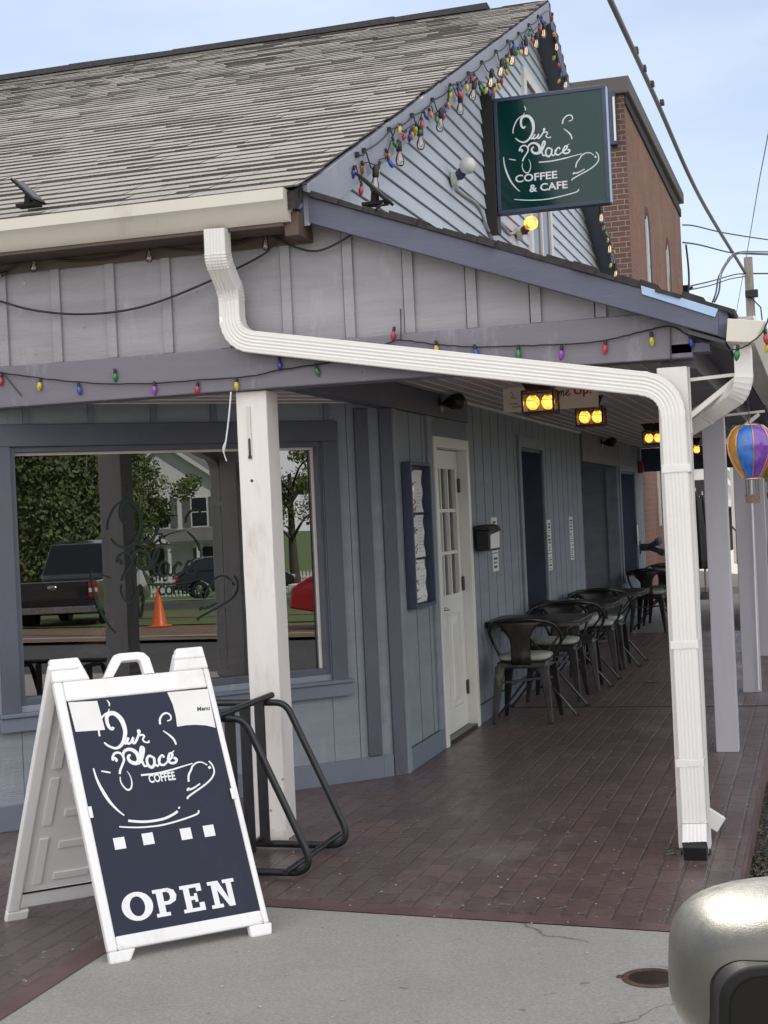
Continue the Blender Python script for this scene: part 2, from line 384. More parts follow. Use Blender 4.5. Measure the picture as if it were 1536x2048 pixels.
def concmat():
    m, t, b = nt('broom_finished_concrete')
    v = coords(t); n1 = noise(t, v, 1.3, 8, .65); n2 = noise(t, v, 90, 4, .7); n3 = noise(t, coords(t, (1,9,1)), 22, 4)
    c = ramp(t, n1, [(.28, (.215,.203,.18)), (.5, (.29,.275,.247)), (.72, (.35,.335,.305))])
    c = mixc(t, .5, c, ramp(t, n2, [(.3, (.17,.16,.145)), (.7, (.41,.395,.365))]))
    vo = N(t, 'ShaderNodeTexVoronoi', feature='DISTANCE_TO_EDGE'); vo.inputs['Scale'].default_value = .62
    wv = N(t, 'ShaderNodeVectorMath', operation='MULTIPLY_ADD'); nn = N(t, 'ShaderNodeTexNoise'); nn.inputs['Scale'].default_value = 3; nn.inputs['Detail'].default_value = 6
    t.links.new(v, nn.inputs['Vector']); t.links.new(nn.outputs['Color'], wv.inputs[0]); wv.inputs[1].default_value = (.35,.35,0); t.links.new(v, wv.inputs[2]); t.links.new(wv.outputs[0], vo.inputs['Vector'])
    n5 = noise(t, v, .9, 2); 
    cr = ramp(t, vo.outputs['Distance'], [(.0, (1,1,1)), (.0045, (0,0,0))]); cm = N(t, 'ShaderNodeMath', operation='MULTIPLY'); t.links.new(cr, cm.inputs[0]); t.links.new(ramp(t, n5, [(.44, (0,0,0)), (.50, (.85,.85,.85))]), cm.inputs[1])
    c = mixc(t, cm.outputs[0], c, (.07,.065,.06))
    n6 = noise(t, v, 14, 2, .5); c = mixc(t, ramp(t, n6, [(.70, (0,0,0)), (.76, (.7,.7,.7))]), c, (.12,.11,.10))
    t.links.new(c, b.inputs['Base Color']); b.inputs['Roughness'].default_value = .85
    ad = N(t, 'ShaderNodeMath', operation='ADD'); t.links.new(n2, ad.inputs[0]); t.links.new(n3, ad.inputs[1]); bump(t, b, ad.outputs[0], .35, .003)
    return m
MT['concrete'] = concmat()
MT['asphalt'] = mat('grey_asphalt', (.055,.055,.056), .85, var=.2, nscale=2, bscale=120, bstr=.6, dirt=(.075,.074,.072), dscale=2)
MT['grass'] = mat('spring_grass', (.075,.13,.025), .8, var=.35, nscale=5, bscale=40, bstr=.9, dirt=(.14,.11,.06), dscale=1.5)
MT['dirt'] = mat('brown_dirt', (.16,.105,.07), .95, var=.3, nscale=5, bscale=30, bstr=.9)

def brickmat(name, c1, c2, mortar, flip=False):
    m, t, b = nt(name)
    g = N(t, 'ShaderNodeNewGeometry'); sep = N(t, 'ShaderNodeSeparateXYZ'); t.links.new(g.outputs['Position'], sep.inputs[0])
    ad = N(t, 'ShaderNodeMath', operation='ADD'); t.links.new(sep.outputs[0], ad.inputs[0]); t.links.new(sep.outputs[1], ad.inputs[1])
    cb = N(t, 'ShaderNodeCombineXYZ'); t.links.new(ad.outputs[0], cb.inputs[0]); t.links.new(sep.outputs[2], cb.inputs[1])
    br = N(t, 'ShaderNodeTexBrick'); br.offset = .5
    for k, val in (('Scale', 1.0), ('Mortar Size', .006), ('Mortar Smooth', .2), ('Brick Width', .21), ('Row Height', .08), ('Bias', -.1)): br.inputs[k].default_value = val
    br.inputs['Color1'].default_value = (*c1, 1); br.inputs['Color2'].default_value = (*c2, 1); br.inputs['Mortar'].default_value = (*mortar, 1)
    t.links.new(cb.outputs[0], br.inputs['Vector'])
    n1 = noise(t, coords(t), .8, 6); n2 = noise(t, coords(t), 25, 3)
    c = mixc(t, .35, br.outputs[0], ramp(t, n1, [(.3, tuple(x*.6 for x in c1)), (.7, tuple(x*1.5 for x in c2))]))
    c = mixc(t, ramp(t, n2, [(.55, (0,0,0)), (.72, (.7,.7,.7))]), c, tuple(x*1.6 for x in c2))
    t.links.new(c, b.inputs['Base Color']); b.inputs['Roughness'].default_value = .85
    inv = N(t, 'ShaderNodeMath', operation='SUBTRACT'); inv.inputs[0].default_value = 1; t.links.new(br.outputs['Fac'], inv.inputs[1]); bump(t, b, inv.outputs[0], .6, .008)
    return m
MT['brick'] = brickmat('red_brick_wall', (.165,.078,.052), (.225,.108,.072), (.25,.20,.17))
MT['brickdark'] = brickmat('brown_brick_wall', (.10,.052,.042), (.145,.075,.058), (.40,.37,.35))
def leafmat(name, c):
    m, t, b = nt(name); g = N(t, 'ShaderNodeNewGeometry')
    t.links.new(ramp(t, g.outputs['Random Per Island'], [(0, tuple(x*.55 for x in c)), (1, tuple(x*1.5 for x in c))]), b.inputs['Base Color'])
    b.inputs['Roughness'].default_value = .6; b.inputs['Transmission Weight'].default_value = 0
    return m
MT['needle'] = leafmat('evergreen_foliage', (.10,.125,.042))
MT['leaf'] = leafmat('spring_foliage', (.13,.16,.05))
# ================================================================== GROUND (setting)
def sheet(name, x0, x1, y0, y1, z, m, zf=None, nx=1, ny=1):
    mb = MB(); vs = []; fs = []
    for j in range(ny+1):
        for i in range(nx+1):
            x = x0+(x1-x0)*i/nx; y = y0+(y1-y0)*j/ny; vs.append((x, y, zf(x)+z if zf else z))
    for j in range(ny):
        for i in range(nx): a = j*(nx+1)+i; fs.append((a, a+1, a+nx+2, a+nx+1))
    return structure(mb.add(vs, fs).build(name, m))
def terrain(x):     # the far side of the street falls away gently
    return -.13 if x < 8 else -.13-.037*(x-8) if x < 60 else -2.05
mb = MB()
xs = [-400, -60, -12, -3, 3, 8, 10, 14, 20, 30, 45, 60, 120, 400]; ys = [-400, -60, -20, 0, 20, 60, 400]
mb.add([(x, y, terrain(x)-.03) for y in ys for x in xs], [(j*14+i, j*14+i+1, j*14+i+15, j*14+i+14) for j in range(6) for i in range(13)])
structure(mb.build('ground', MT['grass']))
sheet('cross_street', -60, 7.5, -30, -2.9, -.1, mat('pale_bounce_street', (.30,.27,.235), .85, var=.12, nscale=1, bscale=60, bstr=.3))  # out of view; colour lightened so it bounces sun onto the shaded front
sheet('road', -.36, 8.4, -60, 160, .004, MT['asphalt'], terrain)
KX = -.378
# brick walkway: a slab with a real kerb face, the concrete apron in front of it
mb = MB(); mb.box(-12, KX, 5.52, 18.0, -.3, 0); structure(mb.build('walkway', MT['paver']))
mb = MB(); mb.box(-12, -2.62, -2.0, 5.52, -.3, 0.0); structure(mb.build('brick_pavement', MT['paver']))
mb = MB(); p = [(-2.62, -3, -.3), (3.2, -3, -.3), (3.2, 5.22, -.3), (KX, 5.405, -.3), (-2.62, 5.60, -.3)]; mb.prism(p, (0,0,0), (0,0,.303)); structure(mb.build('concrete_apron', MT['concrete']))
mb = MB()
mb.add([(-2.62, 5.602, .006), (KX, 5.407, .006), (KX+.002, 5.50, .006), (-2.62, 5.72, .006)], [(0,1,2,3)])
mb.add([(-2.72, -2, .006), (-2.618, -2, .006), (-2.618, 5.70, .006), (-2.72, 5.70, .006)], [(0,1,2,3)])
structure(mb.build('painted_edge', MT['redpaint']))
mb = MB(); mb.box(KX, KX+.015, 5.42, 18, -.3, -.006); structure(mb.build('kerb', MT['redpaint']))
mb = MB(); mb.box(-12, KX, 18.0, 60, -.3, -.004); structure(mb.build('paved_yard', MT['concrete']))
mb = MB(); mb.box(-2.4, KX-.02, 11.43, 11.45, -.01, .0035); structure(mb.build('control_joint', MT['black']))
mb = MB(); mb.box(-2.0, KX, 20.3, 20.33, -.01, .002); mb.box(-2.4, KX, 25, 60, -.01, .12); structure(mb.build('step', MT['concrete']))

# ================================================================== CAFE BUILDING
cafe = empty('cafe_building', (-2.48, 6.75, 0), 'grey board-sided coffee shop with shingled gable roof and corner porch', 'cafe building')
WX = -2.48
def part(mb, name, m, parent=None, **k): return mb.build(name, m, parent or cafe, **k)

# --- front upper siding with battens (plane Y = 6.74)
mb = MB()
zr = lambda x: 3.06-.373*(x+2.34)
mb.prism([(-9.5, 6.755, 2.44), (-.62, 6.755, 2.40), (-.62, 6.755, zr(-.62)+.04), (-2.34, 6.755, 3.1), (-9.5, 6.755, 3.1)], (0,0,0), (0,.05,0))
mb.mat(1)
bx_ = sorted([-2.807-.312*i for i in range(0, 21)]+[-2.477, -2.155, -1.854, -1.548, -1.243, -.94, -.64])
for xa, xb in zip(bx_, bx_[1:]):
    xa += .02; xb -= .007
    mb.prism([(xa, 6.74, 2.452), (xb, 6.74, 2.452), (xb, 6.74, min(3.1, zr(xb)+.04)), (xa, 6.74, min(3.1, zr(xa)+.04))], (0,0,0), (0,.014,0))
for x in [-2.807-.312*i for i in range(0, 21)]+[-2.477, -2.155, -1.854, -1.548, -1.243, -.94]:
    top = min(3.0, zr(x)+.02); 
    mb.hexa([(x, 6.722, 2.455), (x+.05, 6.722, 2.455), (x+.05, 6.7395, 2.455), (x, 6.7395, 2.455), (x, 6.722, top), (x+.05, 6.722, top), (x+.05, 6.7395, top), (x, 6.7395, top)])
part(mb, 'front_siding', [MT['black'], MT['siding']], bevel=.0015)
mb = MB(); mb.box(-9.5, -4.36, 6.76, 6.9, 0, 2.24); part(mb, 'front_wall', MT['siding'])
mb = MB(); mb.box(-9.5, -.505, 6.70, 6.84, 2.238, 2.452); part(mb, 'front_beam', MT['beam'], bevel=.006)
mb = MB(); mb.box(-.66, -.505, 6.843, 21.6, 2.20, 2.40); part(mb, 'side_beam', MT['beam'], bevel=.006)
mb = MB(); mb.box(-2.56, -2.452, 6.843, 10.52, 2.242, 2.402); part(mb, 'wall_beam', MT['trim'], bevel=.006)
# --- porch ceiling of beaded planks
mb = MB()
x = -2.475
while x < -.30:
    mb.mat(0).box(x, x+.094, 6.842, 22.0, 2.406, 2.42); mb.mat(1).box(x+.094, x+.102, 6.842, 22.0, 2.400, 2.42); x += .102
part(mb, 'porch_ceiling', [MT['soffit'], MT['white']])
mb = MB(); mb.box(WX-.02, WX+.02, 10.55, 16.0, 2.385, 2.405); part(mb, 'ceiling_moulding', MT['white'])
mb = MB(); mb.prism([(-9.5, 6.842, 2.275), (-2.562, 6.842, 2.275), (-2.562, 8.6, 2.275), (-4.4, 6.9, 2.275), (-9.5, 6.9, 2.275)], (0,0,0), (0,0,.02)); part(mb, 'corner_soffit', MT['soffit'])
mb = MB()
for k in range(6): mb.bar((-4.4+.3*k, 6.85, 2.272), (-2.6, 6.85+1.8-.3*k, 2.272), .006, .006)
part(mb, 'soffit_bead', MT['white'])

# --- corner (chamfer) wall in its own frame: s runs left from the corner, d outwards
C0 = V((WX, 8.545, 0)); CE = V((-1, -1, 0)).normalized(); CN = V((1, -1, 0)).normalized()
def ch(s, z, d): return C0+CE*s+CN*d+V((0, 0, z))
def cbox(mb, s0, s1, z0, z1, d0, d1):
    return mb.hexa([ch(s0,z0,d0), ch(s1,z0,d0), ch(s1,z0,d1), ch(s0,z0,d1), ch(s0,z1,d0), ch(s1,z1,d0), ch(s1,z1,d1), ch(s0,z1,d1)])
S0, S1, Z0, Z1 = .475, 2.335, .655, 2.045
mb = MB()
for s0, s1 in ((.005, .30), (.304, S0)): cbox(mb, s0, s1, .12, 2.275, -.16, 0)
k = S0
while k < S1:
    e = min(S1, k+.40); cbox(mb, k+.002, e-.002, .12, Z0, -.16, 0); k += .40
cbox(mb, S0, S1, Z1, 2.275, -.16, 0); cbox(mb, S1, 2.62, .12, 2.275, -.16, 0)
part(mb, 'corner_wall', MT['walkwall'], bevel=.003)
for k in range(6): mb = MB(); cbox(mb, .42+.36*k, .455+.36*k, 2.17, 2.275, 0, .012); part(mb, 'corner_batten', MT['bluetrim'])
mb = MB(); cbox(mb, .0, .085, 0, 2.24, 0, .022); cbox(mb, .165, .255, .14, 2.24, 0, .022); part(mb, 'corner_board', MT['trim'], bevel=.003)
mb = MB(); cbox(mb, .09, .16, 0.0, .135, 0, .02); cbox(mb, .16, 2.62, 0.0, .135, -.1, .022); part(mb, 'corner_base_board', MT['bluetrim'], bevel=.003)
win = MB()
cbox(win, .375, S0, .60, Z1, 0, .026); cbox(win, S1, S1+.1, .60, Z1, 0, .026); cbox(win, .375, S1+.1, Z1, 2.165, 0, .028)
wt = part(win, 'shop_window', MT['trim'], bevel=.004)
mb = MB(); cbox(mb, S0, S0+.03, Z0, Z1, -.13, -.002); cbox(mb, S1-.03, S1, Z0, Z1, -.13, -.002); cbox(mb, S0+.03, S1-.03, Z1-.03, Z1, -.13, -.002); cbox(mb, S0+.03, S1-.03, Z0, Z0+.035, -.13, -.002)
part(mb, 'window_frame', MT['trim'], wt, bevel=.003)
mb = MB(); cbox(mb, S0+.03, S1-.03, Z1-.045, Z1-.031, -.09, -.055); cbox(mb, S1-.042, S1-.031, Z0+.036, Z1-.046, -.09, -.055); cbox(mb, S0+.031, S0+.042, Z0+.036, Z1-.046, -.09, -.055)
part(mb, 'glazing_bead', MT['boardcream'], wt)
mb = MB(); mb.add([ch(S0+.03, Z0+.035, -.075), ch(S1-.03, Z0+.035, -.075), ch(S1-.03, Z1-.03, -.075), ch(S0+.03, Z1-.03, -.075)], [(0,1,2,3)]); part(mb, 'window_pane', MT['glass'], wt)
mb = MB(); cbox(mb, .36, S1+.12, .525, .60, 0, .05); cbox(mb, .35, S1+.12, .602, .622, -.0, .065); part(mb, 'window_sill', MT['bluetrim'], wt, bevel=.004)

# --- long wall beside the walkway: vertical boards with dark grooves
def boards(mb, y0, y1, z0, z1, pitch=.305, y_ref=8.66):
    k = math.floor((y0-y_ref)/pitch)
    while y_ref+k*pitch < y1:
        a, b = max(y0, y_ref+k*pitch+.012), min(y1, y_ref+(k+1)*pitch-.012); k += 1
        if b-a > .01: mb.box(WX-.022, WX, a, b, z0, z1)
mb = MB()
for a, b, z0, z1 in ((8.63, 9.47, .14, 2.24), (10.51, 12.44, .14, 2.40), (12.44, 13.70, 2.235, 2.40), (12.44, 13.70, .14, .55), (13.70, 16.02, .14, 2.40), (19.08, 19.16, .02, 2.40), (19.16, 20.92, 2.11, 2.40), (19.16, 20.92, .02, .55), (20.92, 21.9, .02, 2.40)): boards(mb, a, b, z0, z1)
part(mb, 'walkway_wall', MT['walkwall'], bevel=.002)
mb = MB()
for a, b, z0, z1 in ((8.56, 9.55, .0, 2.4), (10.43, 12.55, 0, 2.4), (9.55, 10.43, 2.04, 2.4), (12.55, 13.6, 2.13, 2.4), (12.55, 13.6, 0, .62), (13.6, 16.05, 0, 2.4), (19.05, 19.25, 0, 2.4), (19.25, 20.83, 2.03, 2.4), (19.25, 20.83, 0, .62), (20.83, 21.9, 0, 2.4)): mb.box(WX-.15, WX-.0225, a, b, z0, z1)
part(mb, 'wall_sheathing', MT['black'])
mb = MB(); mb.box(WX, WX+.022, 8.54, 8.625, 0, 2.24); mb.box(WX, WX+.02, 9.36, 9.475, .14, 2.24); part(mb, 'wall_corner_board', MT['walkwall'], bevel=.003)
mb = MB(); mb.box(WX-.0, WX+.02, 8.63, 9.476, .0, .138); mb.box(WX, WX+.02, 10.505, 15.98, 0, .138); part(mb, 'wall_base_board', MT['bluetrim'], bevel=.003)
mb = MB(); mb.box(WX-.01, WX+.018, 9.478, 10.502, 2.112, 2.24); part(mb, 'door_header', MT['bluetrim'], bevel=.003)
# side entrance door
mb = MB(); mb.box(WX-.1, WX+.03, 9.48, 9.555, 0, 2.11); mb.box(WX-.1, WX+.03, 10.425, 10.50, 0, 2.11); mb.box(WX-.1, WX+.03, 9.555, 10.425, 2.035, 2.11)
dc = part(mb, 'door', MT['door'], bevel=.005)
LX = WX-.045
mb = MB()
for a, b, z0, z1 in ((9.56, 9.68, .03, 2.03), (10.30, 10.42, .03, 2.03), (9.68, 10.30, .03, .20), (9.68, 10.30, .86, 1.0), (9.68, 10.30, 1.90, 2.03), (9.96, 10.02, .20, .86)): mb.box(LX-.04, LX, a, b, z0, z1)
for a, b in ((9.68, 9.96), (10.02, 10.30)):
    mb.box(LX-.04, LX-.014, a, b, .20, .86); mb.hexa([(LX-.014, a+.03, .23), (LX-.014, b-.03, .23), (LX-.014, b-.03, .83), (LX-.014, a+.03, .83), (LX-.002, a+.06, .27), (LX-.002, b-.06, .27), (LX-.002, b-.06, .79), (LX-.002, a+.06, .79)])
part(mb, 'door_leaf', MT['door'], dc, bevel=.003)
mb = MB()
for k in (1, 2): mb.box(LX-.03, LX+.004, 9.68+k*.2067-.012, 9.68+k*.2067+.012, 1.0, 1.90); 
for k in (1, 2): mb.box(LX-.029, LX+.003, 9.68, 10.30, 1.0+k*.3-.012, 1.0+k*.3+.012)
for a, b, z0, z1 in ((9.665, 9.685, .985, 1.915), (10.295, 10.315, .985, 1.915), (9.685, 10.295, .985, 1.003), (9.685, 10.295, 1.897, 1.915)): mb.box(LX, LX+.01, a, b, z0, z1)
part(mb, 'glazing_bar', MT['door'], dc)
mb = MB(); mb.add([(LX-.02, 9.68, 1.0), (LX-.02, 10.30, 1.0), (LX-.02, 10.30, 1.9), (LX-.02, 9.68, 1.9)], [(0,1,2,3)]); part(mb, 'door_pane', MT['glassdoor'], dc)
mb = MB(); mb.lathe([(.0, .012), (.028, .012), (.034, 0)], 16, M.Translation((LX, 9.63, .92)) @ M.Rotation(R(90), 4, 'Y')); mb.tube([(LX+.01, 9.63, .925), (LX+.055, 9.63, .925), (LX+.06, 9.66, .925), (LX+.055, 9.74, .915)], [.014, .013, .012, .009], 10)
part(mb, 'door_handle', MT['steel'], dc, smooth=50)
mb = MB(); mb.lathe([(0, .02), (.02, .02), (.03, .008), (.032, 0)], 16, M.Translation((LX, 9.63, 1.07)) @ M.Rotation(R(90), 4, 'Y')); part(mb, 'deadbolt', MT['bronze'], dc, smooth=50)
for z in (.30, 1.06, 1.78):
    mb = MB(); mb.box(LX+.001, LX+.004, 10.385, 10.422, z-.05, z+.05); mb.tube([(LX+.008, 10.423, z-.052), (LX+.008, 10.423, z+.052)], .008, 8); part(mb, 'hinge', MT['bronze'], dc)
mb = MB(); mb.box(WX-.1, WX+.02, 9.556, 10.424, 0, .028); part(mb, 'threshold', MT['bronze'], dc)
# recessed windows along the walkway
def wall_window(y0, y1, z0, z1, hz):
    mb = MB(); mb.box(WX-.002, WX+.022, y0, y0+.10, z0, z1); mb.box(WX-.002, WX+.022, y1-.1, y1, z0, z1); mb.box(WX-.002, WX+.024, y0, y1, z1, z1+hz); mb.box(WX-.002, WX+.04, y0-.02, y1+.02, z0-.05, z0)
    w = part(mb, 'side_window', MT['walkwall'], bevel=.003)
    mb = MB(); mb.box(WX-.24, WX-.003, y0+.1, y0+.12, z0, z1); mb.box(WX-.24, WX-.003, y1-.12, y1-.1, z0, z1); mb.box(WX-.24, WX-.003, y0+.12, y1-.12, z1-.03, z1); mb.box(WX-.24, WX-.003, y0+.12, y1-.12, z0, z0+.03)
    mb.box(WX-.2, WX-.15, y0+.52, y0+.57, z0+.03, z1-.03)
    part(mb, 'window_jamb', MT['navy'], w)
    mb = MB(); mb.add([(WX-.18, y0+.12, z0+.03), (WX-.18, y1-.12, z0+.03), (WX-.18, y1-.12, z1-.03), (WX-.18, y0+.12, z1-.03)], [(0,1,2,3)]); part(mb, 'window_pane', MT['glassdoor'], w)
wall_window(12.45, 13.70, .60, 2.13, .10)
wall_window(19.16, 20.92, .60, 2.03, .08)
# entry alcove
mb = MB(); mb.box(-3.32, -3.28, 15.9, 19.2, 0, 2.4); mb.box(-3.28, WX-.151, 19.05, 19.12, 0, 2.4); mb.box(-3.28, WX-.151, 15.98, 16.05, 0, 2.4); mb.box(-3.28, WX-.12, 16.05, 19.05, 2.08, 2.1)
mb.box(WX-.15, WX, 19.02, 19.049, 0, 2.08)
for k in range(3): mb.box(-3.2+.26*k, -3.19+.26*k, 19.045, 19.0499, 0, 2.08)
al = part(mb, 'entry_alcove', MT['walkwall'])
mb = MB(); mb.box(-3.279, -3.25, 17.0, 18.05, 0, 2.0); part(mb, 'entry_door', MT['navy'], al, bevel=.004)
mb = MB(); mb.box(-3.279, -3.24, 16.9, 16.998, 0, 2.1); mb.box(-3.279, -3.24, 18.052, 18.16, 0, 2.1); mb.box(-3.279, -3.24, 16.9, 18.16, 2.1, 2.2); part(mb, 'entry_door_frame', MT['trim'], al)
mb = MB(); mb.box(WX-.12, WX+.028, 16.02, 19.08, 2.082, 2.404); part(mb, 'alcove_beam', MT['beam'], bevel=.005)
# --- the room behind the glass and the unseen outer walls
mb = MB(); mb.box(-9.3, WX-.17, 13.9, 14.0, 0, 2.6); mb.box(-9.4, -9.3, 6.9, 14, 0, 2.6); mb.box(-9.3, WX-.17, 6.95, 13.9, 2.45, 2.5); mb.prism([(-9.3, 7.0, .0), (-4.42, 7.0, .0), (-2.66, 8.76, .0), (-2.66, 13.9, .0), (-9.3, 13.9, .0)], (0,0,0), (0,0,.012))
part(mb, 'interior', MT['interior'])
mb = MB(); mb.box(-9.6, -9.5, 6.75, 21.9, 0, 3.1); mb.box(-9.6, WX-.15, 21.8, 21.9, 0, 3.1); part(mb, 'rear_wall', MT['siding'])

# --- main gable: roof, shingles, rakes, clapboards
SL, EY, EZ, RY = .443, 6.46, 3.155, 14.0
rz = lambda y: EZ+SL*(y-EY) if y <= RY else EZ+SL*(RY-EY)-SL*(y-RY)
PZ = rz(RY); GX = -2.30
mb = MB()
mb.prism([(-9.8, EY+.02, rz(EY)-.015), (-9.8, RY, PZ-.015), (-9.8, 21.55, rz(21.55)-.015), (-9.8, 21.55, rz(21.55)-.10), (-9.8, RY, PZ-.10), (-9.8, EY+.02, rz(EY)-.10)], (0,0,0), (9.8+GX-.002, 0, 0))
rf = part(mb, 'main_roof', MT['grime'])
mb = MB(); sl = math.hypot(1, SL); e = .138; row = 0; L = (RY-EY)*sl
nrm = V((0, -SL, 1)).normalized(); up = V((0, 1, SL)).normalized()
while row*e < L:
    t0 = row*e; x = -9.8-random.random()*.3
    while x < GX+.02:
        w = random.choice((.17, .25, .31, .33, .48))*random.uniform(.85, 1.15); x1 = min(x+w, GX+.028+random.uniform(-.008, .006))
        if x1-x < .02: break
        th = random.choice((.009, .011, .012, .015)); lo = t0+random.uniform(-.005, .005); hi = min(t0+e+.012, L)
        P = lambda xx, t, h: V((xx, EY, EZ))+up*t+nrm*h
        a = x+.005
        mb.add([P(a, lo, 0), P(x1, lo, 0), P(x1, lo, th), P(a, lo, th), P(a, hi, .002), P(x1, hi, .002), P(a, hi, -.002), P(x1, hi, -.002)], [(0,1,2,3), (3,2,5,4), (1,7,5,2), (0,3,4,6)])
        x = x1
    row += 1
part(mb, 'shingles', MT['shingle'], rf, smooth='raw')
mb = MB()
x = -9.8
while x < -2.86:
    x1 = min(x+1.2, -2.86); j = random.uniform(-.008, .008)
    mb.hexa([(x, RY-.15, PZ-.045), (x1, RY-.15, PZ-.045), (x1, RY+.15, PZ-.045), (x, RY+.15, PZ-.045), (x, RY-.10, PZ+.028+j), (x1, RY-.10, PZ+.028-j), (x1, RY+.10, PZ+.028), (x, RY+.10, PZ+.028)]); x = x1
part(mb, 'ridge_vent', MT['grime'], rf)
mb = MB(); y = 14.0
while y < 21.5: mb.box(GX-.3, GX+.025, y, y+.135, rz(y)-.06, rz(y)+.004); y += .138
part(mb, 'rear_shingle_edge', MT['grime'], rf)
D = .20
mb = MB(); mb.prism([(GX, EY+.14, rz(EY+.14)-.024), (GX, RY, PZ-.018), (GX, RY, PZ-.018-D), (GX, EY+.14, rz(EY+.14)-.024-D)], (0,0,0), (.03,0,0)); part(mb, 'rake_board', MT['rakepale'], rf, bevel=.004)
mb = MB(); mb.prism([(GX, RY, PZ-.018), (GX, 21.56, rz(21.56)-.02), (GX, 21.56, rz(21.56)-.02-D), (GX, RY, PZ-.018-D)], (0,0,0), (.03,0,0)); part(mb, 'rake_board', MT['trim'], rf, bevel=.004)
mb = MB(); d = .11
mb.prism([(WX-.1, EY+.1, rz(EY+.1)-d), (WX-.1, RY, PZ-d), (WX-.1, 21.5, rz(21.5)-d), (WX-.1, 21.5, rz(21.5)-d-.02), (WX-.1, RY, PZ-d-.02), (WX-.1, EY+.1, rz(EY+.1)-d-.02)], (0,0,0), (GX-WX+.099,0,0)); part(mb, 'rake_soffit', MT['bluetrim'], rf)
mb = MB(); z = 3.0
while z < PZ-.2:
    z1 = z+.115; zt = lambda y: 0
    ya = EY+(z1+.13-EZ)/SL; yb = 2*RY-ya
    ya0 = EY+(z+.13-EZ)/SL; yb0 = 2*RY-ya0
    ya, yb, ya0, yb0 = max(ya, 6.8), min(yb, 21.3), max(ya0, 6.8), min(yb0, 21.3)
    if yb-ya > .05: mb.add([(WX+.017, ya0, z), (WX+.017, yb0, z), (WX+.0, yb, z1-.006), (WX+.0, ya, z1-.006), (WX-.01, ya0, z), (WX-.01, yb0, z)], [(0,1,2,3), (4,5,1,0)])
    z = z1
gw = part(mb, 'gable_wall', MT['clap'], smooth='raw')
mb = MB(); mb.prism([(WX-.012, 6.8, 2.9), (WX-.012, 6.8, rz(6.8)-.1), (WX-.012, RY, PZ-.11), (WX-.012, 21.3, rz(21.3)-.1), (WX-.012, 21.3, 2.9)], (0,0,0), (-.1,0,0)); part(mb, 'gable_sheathing', MT['black'], gw)
mb = MB()
for a, b, z0, z1 in ((13.42, 13.53, 3.6, 5.72), (14.52, 14.63, 3.6, 5.72), (13.53, 14.52, 5.62, 5.72), (13.53, 14.52, 4.72, 4.80), (14.0, 14.05, 3.6, 5.62)): mb.box(WX+.0, WX+.045, a, b, z0, z1)
g = part(mb, 'gable_window', MT['white'], gw, bevel=.003)
mb = MB(); mb.box(WX, WX+.024, 13.53, 14.52, 3.6, 5.62); part(mb, 'gable_pane', MT['houseglass'], gw)
# small shingled cornice return at the far corner
mb = MB(); mb.hexa([(WX, 16.5, 3.6), (GX+.02, 16.5, 3.6), (GX+.02, 19.4, 3.95), (WX, 19.4, 3.95), (WX, 16.5, 3.66), (GX+.02, 16.5, 3.62), (GX+.02, 19.4, 4.0), (WX, 19.4, 4.05)]); part(mb, 'cornice_return', MT['grime'])

# --- eave: soffit, gutter
mb = MB(); mb.box(-9.6, -2.37, 6.50, 6.738, 2.985, 3.0); mb.box(-9.6, -2.30, 6.715, 6.7255, 2.935, 2.984); mb.box(-2.37, -2.30, 6.52, 6.715, 2.94, 3.05); part(mb, 'eave_soffit', MT['brown'])
GP = [(6.565, 3.002), (6.565, 3.135), (6.555, 3.135), (6.555, 3.012), (6.50, 3.012), (6.475, 3.035), (6.462, 3.075), (6.440, 3.098), (6.432, 3.140), (6.445, 3.143), (6.445, 3.150), (6.424, 3.150), (6.424, 3.094), (6.452, 3.068), (6.466, 3.03), (6.495, 3.002)]
mb = MB(); mb.prism([(-9.6, y, z) for y, z in GP], (-9.6,0,0), (-2.340,0,0))
mb.prism([(-2.340, y, z) for y, z in ((6.565, 3.002), (6.495, 3.002), (6.466, 3.03), (6.452, 3.068), (6.424, 3.094), (6.424, 3.150), (6.565, 3.150))], (0,0,0), (.004,0,0))
part(mb, 'gutter', MT['gutter'], smooth=30)
# --- shed roof over the porch
Pt = lambda u, v, y=6.6: at(u, v, Y=y)
a, b, c, d = Pt(583, 384), Pt(1437, 619), Pt(1438, 672), Pt(598, 440)
mb = MB(); mb.prism([a, b, c, d], (0,0,0), (0,.04,0)); part(mb, 'porch_rake_board', MT['rake'], bevel=.004)
mb = MB(); mb.hexa([b+V((.0,.0,.0)), b+V((.035,.02,-.013)), b+V((.035,15,-.013)), b+V((0,15,0)), c, c+V((.035,.02,-.01)), c+V((.035,15,-.01)), c+V((0,15,0))]); part(mb, 'porch_eave_board', MT['rake'])
mb = MB(); q = V((b.x-a.x, 0, b.z-a.z)).normalized(); qn = V((-q.z, 0, q.x)); A2 = a-q*.13
mb.prism([A2, b+q*.05, b+q*.05+qn*.02, A2+qn*.02], (0,0,0), (0,15.4,0))
sr = part(mb, 'porch_roof', MT['grime'])
mb = MB(); t = 0; LL = (b-a).length
while t < LL+.03:
    w = random.uniform(.05, .16); h = random.uniform(.016, .038); o = random.uniform(.004, .03); s = a+q*t; e_ = a+q*(t+w)
    mb.hexa([s+V((0,-o,0)), e_+V((0,-o,0)), e_+V((0,.3,0)), s+V((0,.3,0)), s+V((0,-o,0))+qn*h, e_+V((0,-o,0))+qn*h*.9, e_+V((0,.3,0))+qn*h, s+V((0,.3,0))+qn*h]); t += w
part(mb, 'shingle_edge', MT['grime'], sr)
f0, f1, f2, f3 = Pt(1282, 571, 6.59), Pt(1436, 618, 6.59), Pt(1430, 634, 6.59), Pt(1284, 588, 6.59)
